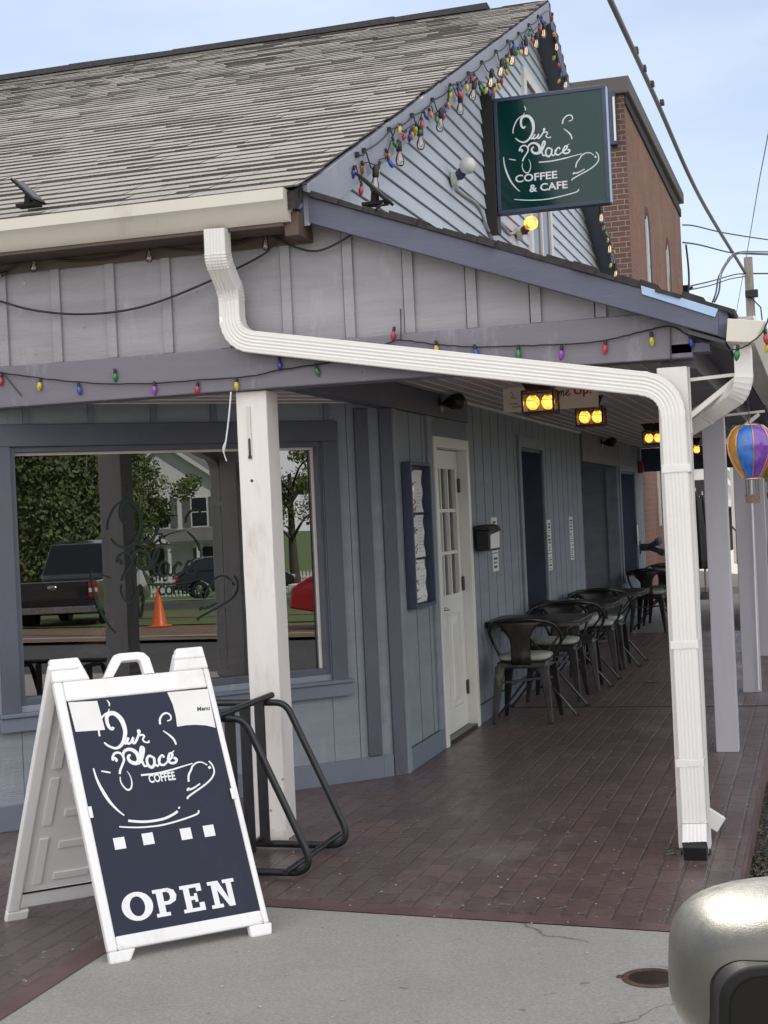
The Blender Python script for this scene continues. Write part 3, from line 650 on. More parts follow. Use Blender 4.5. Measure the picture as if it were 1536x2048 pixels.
mb = MB(); mb.prism([f0, f1, f2, f3], (0,0,0), (0,.006,0)); part(mb, 'flashing', MT['flash'], sr)
mb = MB(); mb.prism([(-.52, 6.66, 2.34), (-.36, 6.66, 2.285), (-.36, 6.66, 2.30), (-.52, 6.66, 2.36)], (0,0,0), (0,15,0)); part(mb, 'eave_underside', MT['beam'])
mb = MB(); mb.box(-.6, -.43, 6.70, 6.84, 2.26, 2.30); part(mb, 'rafter_block', MT['rake'])
# right-hand gutter with end cap
g0, g1, g2, g3 = at(1455, 637, Y=6.5), at(1531, 641, Y=6.5), at(1508, 685, Y=6.5), at(1452, 683, Y=6.5)
mb = MB(); mb.prism([g0, g1, g2, g3], (0,0,0), (0,15,0)); part(mb, 'gutter', MT['gutter'], bevel=.003)
# rear porch header
mb = MB(); mb.box(-2.46, -.5, 21.7, 21.85, 2.05, 2.39); part(mb, 'porch_end_beam', MT['navy'])

# --- posts
def post(x0, x1, y0, y1, m, top=2.235):
    mb = MB(); n = 10; vs = []; fs = []
    for i in range(n+1):
        z = top*i/n; j = random.uniform(-.0015, .0015)
        vs += [(x0+j, y0, z), (x1+j, y0, z), (x1+j, y1, z), (x0+j, y1, z)]
    for i in range(n): fs += [(4*i+k, 4*i+(k+1) % 4, 4*i+4+(k+1) % 4, 4*i+4+k) for k in range(4)]
    mb.add(vs, fs+[(3,2,1,0), (4*n, 4*n+1, 4*n+2, 4*n+3)])
    return part(mb, 'post', m, bevel=.005)
p1 = post(-2.752, -2.590, 6.745, 6.905, MT['white'])
mb = MB(); mb.box(-2.752+.055, -2.752+.075, 6.738, 6.744, 1.90, 2.16); mb.mat(1).box(-2.752+.056, -2.752+.074, 6.736, 6.738, 1.90, 1.915); mb.box(-2.752+.059, -2.752+.071, 6.7365, 6.738, 1.915, 2.0); mb.lathe([(.001,.002),(.007,.002),(.008,0)], 10, M.Translation((-2.752+.066, 6.7445, 1.79)) @ M.Rotation(R(90), 4, 'X'))
part(mb, 'screw_plate', [MT['boardcream'], MT['rust']], p1)
mb = MB()
for i in range(26):
    x = random.uniform(-2.74, -2.60); h = random.uniform(.01, .045); w = random.uniform(.01, .03); mb.box(x, x+w, 6.7435-.00015*i, 6.7452+.0001*i, .0005*i+.001, h+.014)
part(mb, 'peeled_base', MT['boardcream'], p1)
mb = MB()
for i in range(30):
    x = random.uniform(-.71, -.53); y = 6.695-abs(random.gauss(0, .03)); q_ = random.uniform(.008, .03); mb.obox((x, y, .006), (q_, 0, .003), (0, q_*.6, 0), (0, .002, random.uniform(.004, .012)))
litter_ = mb.build('moss_debris', [leafmat('mossy_debris', (.055,.05,.03))]); tag(litter_, kind='stuff')
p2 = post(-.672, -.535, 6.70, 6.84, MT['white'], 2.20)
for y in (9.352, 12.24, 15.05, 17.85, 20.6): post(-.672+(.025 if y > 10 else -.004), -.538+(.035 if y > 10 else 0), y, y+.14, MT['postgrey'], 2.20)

# --- ribbed downspouts
def spout_prof(w, d):
    out = []; n = 26
    for i in range(n+1):
        a = -w/2+w*i/n; rib = .0013*math.sin((i-4)/(n-8)*math.pi*9) if 4 < i < n-4 else -.004 if i in (0, n) else 0
        out.append((a, d/2+rib))
    out += [(w/2, -d/2), (-w/2, -d/2)]
    return out
def fillet(pts, r, n=9):
    out = [V(pts[0])]
    tags = [0]
    for i in range(1, len(pts)-1):
        p, a, b = V(pts[i]), V(pts[i-1]), V(pts[i+1]); u, w = (a-p).normalized(), (b-p).normalized(); ang = u.angle(w); k = r[i-1]/math.tan(ang/2) if isinstance(r, list) else r/math.tan(ang/2)
        k = min(k, (a-p).length*.49, (b-p).length*.49); s, e_ = p+u*k, p+w*k
        for j in range(n+1):
            t = j/n; out.append(s*(1-t)**2+p*2*t*(1-t)+e_*t*t); tags.append(1 if 0 < j < n else 0)
    out.append(V(pts[-1])); tags.append(0)
    return out, tags
def downspout(pts, r, w, d, nrm, name='downspout'):
    P, tg = fillet(pts, r, 14); base = spout_prof(w, d)
    def pr(i):
        k = 1+(.05 if tg[i] and i % 2 else 0)
        return [(a*k, b*k) for a, b in base]
    mb = MB(); mb.sweep(P, pr, nrm)
    return part(mb, name, MT['spout'], smooth=25)
w0 = at(433, 448, Y=6.49); w1 = at(436, 520, Y=6.50); w2 = at(462, 585, Y=6.645); w3 = at(466, 672, Y=6.645); w4 = at(1352, 768, Y=6.645)
w5 = V((-.600, 6.645, 2.05)); w6 = V((-.588, 6.64, .13)); w7 = V((-.583, 6.54, .055))
ds = downspout([(w0.x, 6.49, 3.0), w1, w2, w3+V((0,0,-.02)), (-.600, 6.645, w4.z-.012), w6, w7], [.10, .10, .14, .17, .05], .108, .078, (1,0,0))
mb = MB(); w_ = V((0, -.87, -.5)); mb.obox(w7+V((0,-.004,-.004)), V((.050,0,0)), V((0,.03,.017)), V((0,-.018,.032))); part(mb, 'spout_opening', MT['black'], ds)
for z in (1.72, .93, .40):
    mb = MB(); mb.box(-.6565, -.5335, 6.6005, 6.70, z, z+.035); mb.box(-.605, -.545, 6.599, 6.6008, z+.004, z+.031); part(mb, 'spout_strap', MT['spout'], ds, bevel=.0008)
ds2 = downspout([(-.285, 6.66, 2.27), (-.285, 6.66, 2.08), (-.46, 6.93, 2.0), (-.60, 7.02, 1.93), (-.60, 7.02, .12), (-.505, 7.03, .055)], [.09, .07, .05, .06, .03], .095, .075, (0,1,0))
# ================================================================== SHOP LOGO STROKES (traced in sign coordinates)
LG = [  # (points, widths first/mid/last)
 ([(500,178),(515,205),(512,232)], (3,9,5)),
 ([(505,255),(492,282),(455,305),(420,340),(392,395),(376,445),(374,492)], (5,10,9)),
 ([(512,412),(494,430),(472,410),(464,370),(470,325),(495,300),(530,292),(566,310),(594,350),(606,400),(606,450),(590,500),(560,552),(520,585),(480,592),(432,572),(402,545)], (14,26,9)),
 ([(578,556),(596,545),(612,518),(625,503),(604,538),(612,552),(640,540),(668,500),(654,536),(668,548),(700,510),(736,446),(722,442),(728,478),(756,476),(768,490),(750,515),(762,538),(798,540),(800,524)], (12,13,8)),
 ([(470,704),(482,690),(466,674),(448,690),(450,668),(475,636),(512,630),(540,652),(545,690),(520,735),(495,775),(482,810)], (12,12,12)),
 ([(482,832),(478,870),(492,910),(522,942),(556,928),(574,880),(570,825),(552,785)], (5,10,3)),
 ([(540,668),(558,624),(598,602),(640,608),(672,640),(678,690),(650,718),(612,714),(588,690),(590,660),(612,648)], (12,24,12)),
 ([(648,724),(690,706),(728,635),(738,592),(722,584),(704,630),(702,690),(716,742),(744,738)], (14,16,10)),
 ([(806,668),(776,656),(748,690),(752,738),(782,754),(810,722),(816,668),(812,722),(836,748)], (12,16,10)),
 ([(836,748),(856,712),(878,662),(900,652),(908,672)], (8,10,12)),
 ([(878,662),(856,692),(862,728),(894,734),(930,708)], (12,14,9)),
 ([(930,708),(980,668),(990,638),(966,640),(942,690),(960,718),(1000,714),(1020,690),(1008,674),(996,686)], (12,14,12)),
 ([(986,632),(1016,610)], (9,6,3)),
 ([(937,382),(946,336),(980,296),(1020,282),(1050,302),(1044,338),(1008,352)], (11,10,6)),
 ([(952,438),(1000,475),(1034,515),(1045,558)], (5,12,10)),
 ([(266,760),(275,840),(300,930),(345,1030),(400,1105),(450,1152)], (7,17,6)),
 ([(328,783),(405,797)], (6,9,8)),
 ([(668,820),(800,808),(940,780),(1060,748),(1160,722)], (10,10,5)),
 ([(1087,880),(1100,825),(1138,772),(1152,748),(1200,716),(1250,713),(1295,738)], (11,9,6)),
 ([(1306,748),(1318,768)], (12,15,12)),
 ([(1318,702),(1344,740),(1346,800),(1300,860),(1220,915),(1120,970),(1052,1010),(1042,1028)], (8,9,10)),
 ([(1190,897),(1130,930),(1086,946),(1072,938),(1056,958)], (7,11,11)),
 ([(388,1242),(480,1250),(600,1252),(760,1240),(930,1205),(1060,1170),(1110,1150),(1122,1125)], (7,9,9))]
SGY = 11.6
SG0 = at(1093, 300, Y=SGY)
def sg(u, v): p = at(960+u/5.689, 180+v/5.689, Y=SGY); return V((p.x-SG0.x, p.z-SG0.z))
LOGO = []
for pts, w in LG:
    P = crom([(x, y, 0) for x, y in pts], 5); n = len(P); ww = []
    for i in range(n):
        t = i/(n-1); a = w[0]+(w[1]-w[0])*min(1, t*2) if t < .5 else w[1]+(w[2]-w[1])*(t*2-1)
        ww.append(a*.94e-3)
    LOGO.append(([sg(p.x, p.y) for p in P], ww))
def put_logo(mb, o, ex, ey, off, A, scale, skip=()):
    for i, (P, ww) in enumerate(LOGO):
        if i in skip: continue
        mb.ribbon([A(p) for p in P], [w*scale for w in ww], o, ex, ey, off+i*1e-5)
def affine(src, dst):
    m = M(((src[0].x, src[0].y, 1), (src[1].x, src[1].y, 1), (src[2].x, src[2].y, 1))).inverted()
    ax = m @ V((dst[0][0], dst[1][0], dst[2][0])); ay = m @ V((dst[0][1], dst[1][1], dst[2][1]))
    return lambda p: V((ax.x*p.x+ax.y*p.y+ax.z, ay.x*p.x+ay.y*p.y+ay.z))

# ================================================================== GREEN HANGING SIGN
s_tl, s_tr, s_br, s_bl = at(984, 196, Y=SGY), at(1208, 171, Y=SGY), at(1222, 404, Y=SGY), at(998, 430, Y=SGY)
x0, x1, z0, z1 = (s_tl.x+s_bl.x)/2, (s_tr.x+s_br.x)/2, (s_bl.z+s_br.z)/2, (s_tl.z+s_tr.z)/2
gs = empty('hanging_sign', (x0, SGY+.05, z0), 'dark green square shop sign with white coffee cup logo on a black wall post', 'shop sign')
mb = MB(); mb.box(x0, x1, SGY, SGY+.1, z0, z0+.03); mb.box(x0, x1, SGY, SGY+.1, z1-.03, z1); mb.box(x0, x0+.03, SGY, SGY+.1, z0+.03, z1-.03); mb.box(x1-.03, x1, SGY, SGY+.1, z0+.03, z1-.03); mb.build('sign_frame', MT['navy'], gs, bevel=.003)
mb = MB(); mb.box(x0+.03, x1-.03, SGY+.008, SGY+.09, z0+.03, z1-.03); mb.build('sign_face', MT['signgreen'], gs)
o = V((SG0.x, SGY+.008, SG0.z)); EXX, EZZ = V((1,0,0)), V((0,0,1))
mb = MB(); put_logo(mb, o, EXX, EZZ, .001, lambda p: p, 1.0); mb.build('logo', MT['signink'], gs, smooth='raw')
b0, b1 = sg(402, 1058), sg(880, 1012); c0, c1 = sg(562, 1166), sg(996, 1122); lh = .064
mb = MB(); put_text(mb, 'COFFEE', (b0.x, b0.y+.002, b1.x, b0.y+lh), o, EXX, (EZZ+EXX*0).normalized(), .0014, bold=.022); put_text(mb, '& CAFE', (c0.x, c0.y+.002, c1.x, c0.y+lh), o, EXX, EZZ, .0014, bold=.022); mb.build('lettering', MT['signink'], gs, smooth='raw')
mb = MB(); pz0, pz1 = at(990, 466, Y=SGY).z, at(972, 175, Y=SGY).z; px = at(982, 320, Y=SGY).x
mb.box(WX+.0, x0-.005, SGY-.02, SGY+.12, pz0, pz1); mb.build('sign_post', MT['black'], gs, bevel=.003)
mb = MB(); mb.box(x1+.001, x1+.008, SGY+.01, SGY+.09, z0+.01, z1-.01); mb.build('edge_strip', MT['flash'], gs)

# ================================================================== A-FRAME SIGN
FL, FR = at(222, 1930, Z=.003), at(545, 1868, Z=.003)
ax = (FR-FL); AW = ax.length; ax.normalize(); off = V((-.345, .255, 1.088)); ay = off.normalized(); AL = off.length
an = ax.cross(ay).normalized()
def pc(u, v):
    d = ray(u, v); t = (FL-CAM).dot(an)/d.dot(an); q = CAM+d*t-FL
    y = q.dot(ay); 
    k = ax.dot(ay); a, b = q.dot(ax), q.dot(ay); x = (a-k*b)/(1-k*k); y = (b-k*a)/(1-k*k)
    return V((x, y))
af = empty('sandwich_board', ((FL+FR)/2+V((off.x, off.y, 0)))[:], 'white plastic A-frame pavement sign with navy OPEN coffee panel', 'sandwich board')
def pp(x, y, d): return FL+ax*x+ay*y+an*d
def pbox(mb, x0, x1, y0, y1, d0, d1): return mb.hexa([pp(x0,y0,d0), pp(x1,y0,d0), pp(x1,y0,d1), pp(x0,y0,d1), pp(x0,y1,d0), pp(x1,y1,d0), pp(x1,y1,d1), pp(x0,y1,d1)])
i_tl, i_tr, i_bl, i_br = pc(132, 1401), pc(417, 1376), pc(232, 1874), pc(520, 1819)
ix0, ix1, iy0, iy1 = (i_tl.x+i_bl.x)/2, (i_tr.x+i_br.x)/2, (i_bl.y+i_br.y)/2, (i_tl.y+i_tr.y)/2
sh = (pc(185, 1357).y+pc(330, 1345).y)/2
mb = MB(); T = -.034
pbox(mb, 0, ix0, .045, sh, T, 0); pbox(mb, ix1, AW, .045, sh, T, 0); pbox(mb, ix0, ix1, .045, iy0, T, 0); pbox(mb, ix0, ix1, iy1, sh, T, 0)
hl = pc(160, 1330).x; hr = pc(352, 1320).x
for xa, xb in ((0.0, .095), (AW-.085, AW)): 
    mb.hexa([pp(xa,0,T), pp(xb-.02*(xa < .1)+.0,0,T), pp(xb-.02*(xa < .1),0,0), pp(xa,0,0), pp(xa,.045,T), pp(xb+.01,.045,T), pp(xb+.01,.045,0), pp(xa,.045,0)])
mb.hexa([pp(0,sh,T), pp(hl+.03,sh,T), pp(hl+.03,sh,0), pp(0,sh,0), pp(.004,AL,T), pp(hl,AL,T), pp(hl,AL,0), pp(.004,AL,0)])
mb.hexa([pp(hr-.02,sh,T), pp(AW,sh,T), pp(AW,sh,0), pp(hr-.02,sh,0), pp(hr+.012,AL,T), pp(AW-.004,AL,T), pp(AW-.004,AL,0), pp(hr+.012,AL,0)])
mb.build('front_panel', MT['plastic'], af, bevel=.007)
h0, h1, h2, h3 = pc(207, 1356).x, pc(224, 1306).x, pc(290, 1303).x, pc(310, 1347).x
mb = MB()
outer = [(h0, sh), (h1-.012, AL-.03), (h1+.006, AL-.006), (h1+.03, AL), (h2-.03, AL), (h2-.004, AL-.006), (h2+.014, AL-.03), (h3, sh)]
inner = [(h0+.040, sh), (h1+.026, AL-.042), (h1+.030, AL-.036), (h1+.036, AL-.033), (h2-.036, AL-.033), (h2-.030, AL-.036), (h2-.026, AL-.042), (h3-.042, sh)]
n = len(outer); vs = [pp(x, y, d) for d in (T, 0) for lst in (outer, inner) for x, y in lst]
fs = []
for i in range(n-1):
    fs += [(2*n+i, 2*n+i+1, 3*n+i+1, 3*n+i), (i, n+i, n+i+1, i+1), (i, i+1, 2*n+i+1, 2*n+i), (n+i, 3*n+i, 3*n+i+1, n+i+1)]
mb.add(vs, fs); mb.build('carry_handle', MT['plastic'], af, bevel=.004)
mb = MB(); pbox(mb, ix0-.002, ix1+.002, iy0-.002, iy1+.002, -.012, -.006); mb.build('sign_face', MT['signblue'], af)
mb = MB()
for xx, yy in ((ix0-.004, pc(180, 1625).y), (ix1-.010, pc(462, 1588).y)): pbox(mb, xx, xx+.014, yy-.022, yy+.022, .0005, .006)
mb.build('panel_clip', MT['plastic'], af, bevel=.002)
mb = MB()
for q in (pc(243, 1891), pc(522, 1839)): mb.lathe([(.001,.004),(.006,.004),(.008,0)], 12, M.Translation(pp(q.x, q.y, 0)) @ M(((ax.x, ay.x, an.x), (ax.y, ay.y, an.y), (ax.z, ay.z, an.z))).to_4x4())
mb.build('rivet', MT['plastic'], af)
A = affine([sg(266,760), sg(1345,770), sg(374,492)], [pc(187.5, 1536), pc(427.5, 1537), pc(200, 1472)])
mb = MB(); put_logo(mb, FL, ax, ay, -.005, A, .80)
for pts, w in (([(257,1641),(290,1643),(325,1638),(346,1629),(356,1622)], (3,6,3)), ([(358,1617),(360,1613)], (3,4,2))):
    P = crom([(x, y, 0) for x, y in pts], 5) if len(pts) > 2 else [V((*p, 0)) for p in pts]
    mb.ribbon([pc(p.x, p.y) for p in P], [w[1]*.0016]*len(P), FL, ax, ay, -.0045)
mb.build('logo', MT['signink'], af, smooth='raw')
def ptbox(a, b): p, q = pc(*a), pc(*b); return (min(p.x, q.x), min(p.y, q.y), max(p.x, q.x), max(p.y, q.y))
mb = MB()
k0, k1 = pc(300, 1566), pc(349, 1547); put_text(mb, 'COFFEE', (k0.x, k0.y, k1.x+.002, k0.y+.034), FL, ax, ay, -.0048, bold=.03)
mb.build('small_lettering', MT['signink'], af, smooth='raw')
mb = MB()
# slab-serif OPEN, each glyph in a unit cell, non-overlapping pieces
def glyph(ch):
    r = lambda a, b, c, d: [(a,b),(c,b),(c,d),(a,d)]
    if ch == 'P': return [r(.0,0,.56,.13), r(.13,.13,.40,.87), r(0,.87,.62,1), ], [(.40,.40),(.62,.40),(.86,.50),(.94,.69),(.86,.90),(.62,1.0)], [(.40,.53),(.56,.53),(.65,.59),(.67,.69),(.65,.80),(.56,.87)]
    if ch == 'E': return [r(0,0,.92,.13), r(.13,.13,.38,.87), r(0,.87,.90,1), r(.70,.13,.92,.30), r(.68,.72,.90,.87), r(.38,.43,.62,.57), r(.55,.34,.68,.43), r(.62,.43,.68,.57), r(.55,.57,.68,.66)], None, None
    if ch == 'N': return [r(0,0,.44,.13), r(.12,.13,.32,.87), r(.0,.87,.34,1), r(.56,.87,1.0,1), r(.68,0,.88,.87), [(.32,.87),(.34,.87),(.34,1),(.40,1),(.68,.30),(.68,0),(.66,0),(.32,.66)]], None, None
    return [], [(.5+.5*math.cos(a)*1.0, .5+.52*math.sin(a)) for a in [i*math.pi/14 for i in range(29)]], [(.5+.24*math.cos(a), .5+.36*math.sin(a)) for a in [i*math.pi/14 for i in range(29)]]
OP = [('O', (249,1847), (309,1774)), ('P', (313,1839), (361,1765)), ('E', (367,1828), (413,1757)), ('N', (421,1812), (474,1744))]
bl, br_ = pc(252, 1845), pc(470, 1811); th_ = .102
for chh, a_, b_ in OP:
    p = pc(a_[0], a_[1]); q = pc((a_[0]+b_[0])/2+20, (a_[1]+b_[1])/2)
    xa = pc(a_[0]+ (0 if chh == 'O' else 2), a_[1]-8).x; xb = pc(b_[0]-3, b_[1]+30).x; xb = max(xb, xa+.085)
    ya = bl.y+(br_.y-bl.y)*((a_[0]-252)/218); w = xb-xa
    polys, ou, inn = glyph(chh)
    f = lambda p: FL+ax*(xa+p[0]*w)+ay*(ya+p[1]*th_)+an*(-.0048)
    for pl in polys: mb.add([f(p) for p in pl], [tuple(range(len(pl)))])
    if ou: mb.add([f(p) for p in ou]+[f(p) for p in inn], [(i, i+1, len(ou)+i+1, len(ou)+i) for i in range(len(ou)-1)])
q0, q1 = pc(397, 1421), pc(420, 1414); mb.build('lettering', [MT['signink']], af, smooth='raw')
mb = MB(); put_text(mb, 'Menu', (q0.x-.004, q0.y-.002, q1.x, q0.y+.016), FL, ax, ay, -.0038, bold=.03, shear=.2); mb.build('menu_word', MT['ink'], af, smooth='raw')
for u, v in ((240, 1686), (297, 1677), (373, 1667), (419, 1661)):
    c = pc(u, v); mb = MB(); mb.add([pp(c.x-.022, c.y-.022, -.0047), pp(c.x+.022, c.y-.022, -.0047), pp(c.x+.022, c.y+.022, -.0047), pp(c.x-.022, c.y+.022, -.0047)], [(0,1,2,3)]); mb.build('white_square', MT['signink'], af)
mb = MB(); sp = [pc(137, 1404), pc(195, 1401), pc(211, 1459), pc(152, 1463)]; mb.add([pp(p.x, p.y, -.0046) for p in sp], [(0,1,2,3)]); mb.build('blank_sticker', MT['paper'], af)
mb = MB(); arc = [pc(*p) for p in ((335,1384),(416,1377),(432,1455),(412,1450),(390,1449),(372,1450),(355,1453),(352,1430),(346,1408))]; mb.add([pp(p.x, p.y, -.0044) for p in arc], [tuple(range(len(arc)))]); mb.build('page_curl', MT['paper'], af)
# rear panel, seen from inside: flange, plate and moulded ribs
bo = V((-.745, .50, 0)); BLc, BRc = FL+bo, FR+bo; by = (FL+off-BLc); by.normalize(); bn = ax.cross(by).normalized()*-1
def bp(x, y, d): return BLc+ax*x+by*y-bn*d
def bbox(mb, x0, x1, y0, y1, d0, d1): return mb.hexa([bp(x0,y0,d0), bp(x1,y0,d0), bp(x1,y0,d1), bp(x0,y0,d1), bp(x0,y1,d0), bp(x1,y1,d0), bp(x1,y1,d1), bp(x0,y1,d1)])
# which way is inside?  d>0 must point to the front panel
if (bp(0,.5,.03)-bp(0,.5,0)).dot(FL-BLc) < 0: bn = -bn
mb = MB()
bbox(mb, 0, .05, .05, AL-.01, 0, .034); bbox(mb, AW-.05, AW, .05, AL-.01, 0, .034); bbox(mb, .05, AW-.05, .06, .13, 0, .03); bbox(mb, .05, AW-.05, sh-.06, sh, 0, .03); bbox(mb, .05, AW-.05, .13, sh-.06, 0, .014)
bbox(mb, 0, .09, 0, .05, 0, .034); bbox(mb, AW-.09, AW, 0, .05, 0, .034); bbox(mb, .05, hl, sh, AL-.01, 0, .034); bbox(mb, hr, AW-.05, sh, AL-.01, 0, .034)
mb.build('rear_panel', MT['plastic'], af, bevel=.006)
mb = MB()
for y in (.17, .32, .47, .62, .77): 
    bbox(mb, .17, .32, y, y+.035, .0145, .022); bbox(mb, .36, .52, y, y+.035, .0145, .022)
for y0 in (.16, .44, .70): bbox(mb, .085, .125, y0, y0+.22, .0145, .024); bbox(mb, AW-.125, AW-.085, y0, y0+.22, .0145, .024)
mb.build('moulded_rib', MT['plastic'], af, bevel=.006)
mb = MB(); bbox(mb, .05, AW-.05, .13, .138, .03, .033); mb.build('panel_slot', MT['black'], af)

# ================================================================== BIKE RACK
rk = empty('bike_rack', (-2.45, 6.33, 0), 'black tubular steel bike rack beside the white corner post', 'bike rack')
ZT = at(540, 1395, Y=6.6).z
def loop(y):
    pts = [(-2.95, y, .03), (-2.215, y, .03), (-2.60, y, ZT-.02), (-2.95, y, ZT-.02)]
    P, _ = fillet([(-2.95, y, .022), (-2.185, y, .022), (-2.50, y, ZT-.022), (-2.95, y, ZT-.022)], [.085, .085], 10)
    return P
for y in (6.05, 6.58):
    mb = MB(); mb.tube(loop(y), .0165, 12); mb.build('side_loop', MT['blackmetal'], rk, smooth=60)
mb = MB(); mb.tube([(-2.60, 5.5, ZT-.004), (-2.60, 6.66, ZT+.004)], .016, 12); mb.build('top_rail', MT['blackmetal'], rk, smooth=60)
for x, ya in ((-2.30, 5.96), (-2.66, 5.5)):
    mb = MB(); mb.tube([(x, ya, .045), (x, 6.71 if x > -2.5 else 6.60, .045)], .014, 12); mb.build('base_rail', MT['blackmetal'], rk, smooth=60)
for y in (6.55, 6.365, 6.18, 5.99, 5.80, 5.61):
    mb = MB(); mb.box(-2.648, -2.600, y-.010, y+.010, .03, ZT-.012); mb.build('upright', MT['blackmetal'], rk, bevel=.002)

# ================================================================== CHAIRS, CUSHIONS, TABLES
def make_chair():
    r = empty('metal_armchair', (0, 0, 0), 'x', 'chair', 'metal armchairs along the cafe wall')
    mb = MB(); s = .195
    mb.hexa([(-s,-s,.405), (s,-s,.405), (s,s,.405), (-s,s,.405), (-s+.012,-s+.012,.455), (s-.012,-s+.012,.455), (s-.012,s-.012,.455), (-s+.012,s-.012,.455)])
    mb.build('seat', MT['gunmetal'], r, bevel=.012, local=True)
    for sx in (-1, 1):
        for sy in (-1, 1):
            mb = MB(); mb.taper((sx*.165, sy*.168, .415), (sx*.215, sy*.222, 0), .072, .05, .030, .026); mb.build('leg', MT['gunmetal'], r, bevel=.006, local=True)
    mb = MB(); mb.bar((-.185,-.19,.30), (.185,.19,.30), .018, .018); mb.build('cross_brace', MT['gunmetal'], r, local=True)
    hoop = crom([(.196,.06,.43), (.222,.055,.50), (.262,.05,.585), (.266,-.02,.655), (.222,-.15,.735), (.12,-.232,.768), (0,-.248,.778), (-.12,-.232,.768), (-.222,-.15,.735), (-.266,-.02,.655), (-.262,.05,.585), (-.222,.055,.50), (-.196,.06,.43)], 5)
    mb = MB(); mb.tube(hoop, .0115, 8); mb.build('arm_hoop', MT['gunmetal'], r, smooth=60, local=True)
    mb = MB(); rows = [(.43, .075, -.190), (.50, .075, -.196), (.58, .073, -.206), (.64, .082, -.216), (.69, .108, -.227), (.73, .15, -.233), (.762, .185, -.236)]
    vs = []; K = 9
    for z, w, y in rows:
        for k in range(K):
            q = -1+2*k/(K-1); vs.append((w*q, y+.085*(w*q/.2)**2*(z-.42)*2.0, z))
    fs = [(j*K+k, j*K+k+1, (j+1)*K+k+1, (j+1)*K+k) for j in range(len(rows)-1) for k in range(K-1)]
    mb.add(vs, fs); sp = mb.build('back_splat', MT['gunmetal'], r, smooth=60, local=True)
    so = sp.modifiers.new('thickness', 'SOLIDIFY'); so.thickness = .004
    return r
def make_cushion(m):
    mb = MB(); P = []
    K = 16
    def ring(w, z, pw): return [((abs(math.cos(2*math.pi*k/K))**pw*math.copysign(1, math.cos(2*math.pi*k/K)))*w, (abs(math.sin(2*math.pi*k/K))**pw*math.copysign(1, math.sin(2*math.pi*k/K)))*w, z) for k in range(K)]
    rings = [ring(.03, .0, .5), ring(.16, .0, .5), ring(.187, .012, .45), ring(.192, .026, .45), ring(.184, .041, .45), ring(.15, .050, .5), ring(.08, .053, .6), ring(.02, .051, .8)]
    vs = [p for r in rings for p in r]
    fs = [(j*K+k, j*K+(k+1) % K, (j+1)*K+(k+1) % K, (j+1)*K+k) for j in range(len(rings)-1) for k in range(K)]+[tuple(reversed(range(K))), tuple((len(rings)-1)*K+k for k in range(K))]
    return MB.add(mb, vs, fs).build('seat_cushion', m, smooth=80)
ch0 = make_chair(); cu0 = make_cushion(MT['cushion'])
CH = [(-2.15, 10.79, 0, 'metal armchair nearest the white side door, its dark back to us', 'cushion', 'sage seat cushion with a tied bow on the nearest chair'),
      (-2.13, 11.98, 180, 'metal armchair facing us across the nearest table', 'cushion', 'sage seat cushion behind the nearest table'),
      (-2.08, 12.58, 4, 'metal armchair with a grey cushion propped up against its back', 'prop', 'grey cushion propped upright on a chair arm'),
      (-2.07, 13.72, 184, 'metal armchair facing us at the middle table', 'cushion', 'sage cushion on the chair behind the middle table'),
      (-2.06, 14.30, 0, 'metal armchair tucked under the farther table by the recessed window', 'cushion', 'sage cushion on the chair tucked under the farther table'),
      (-2.03, 18.24, -6, 'dark metal armchair by the far table, its back to us near the brick wall', 'cushion', 'pale cushion on the chair at the far table near the hose pipe'),
      (-1.98, 19.12, 176, 'farthest metal armchair, facing us in front of the brick wall', 'cushion', 'pale cushion on the farthest chair')]
for i, (x, y, a, lb, kind, clb) in enumerate(CH):
    c = ch0 if i == 0 else dup(ch0); c.location = (x, y, 0); c.rotation_euler = (0, 0, R(a)); c['label'] = lb
    q = cu0 if i == 0 else dup(cu0); tag(q, clb.replace('near the hose pipe', 'near the fire pipe'), 'cushion', 'cushions on the metal chairs')
    if kind == 'prop':
        q.location = (x+.10, y-.06, .475); q.rotation_euler = (R(8), R(-24), R(a)); q.data = q.data.copy(); q.data.materials[0] = MT['cushgrey']; q.scale = (1, 1, 1.3); q.location = (x+.06, y+.02, .535)
    else: q.location = (x, y, .456); q.rotation_euler = (0, 0, R(a))
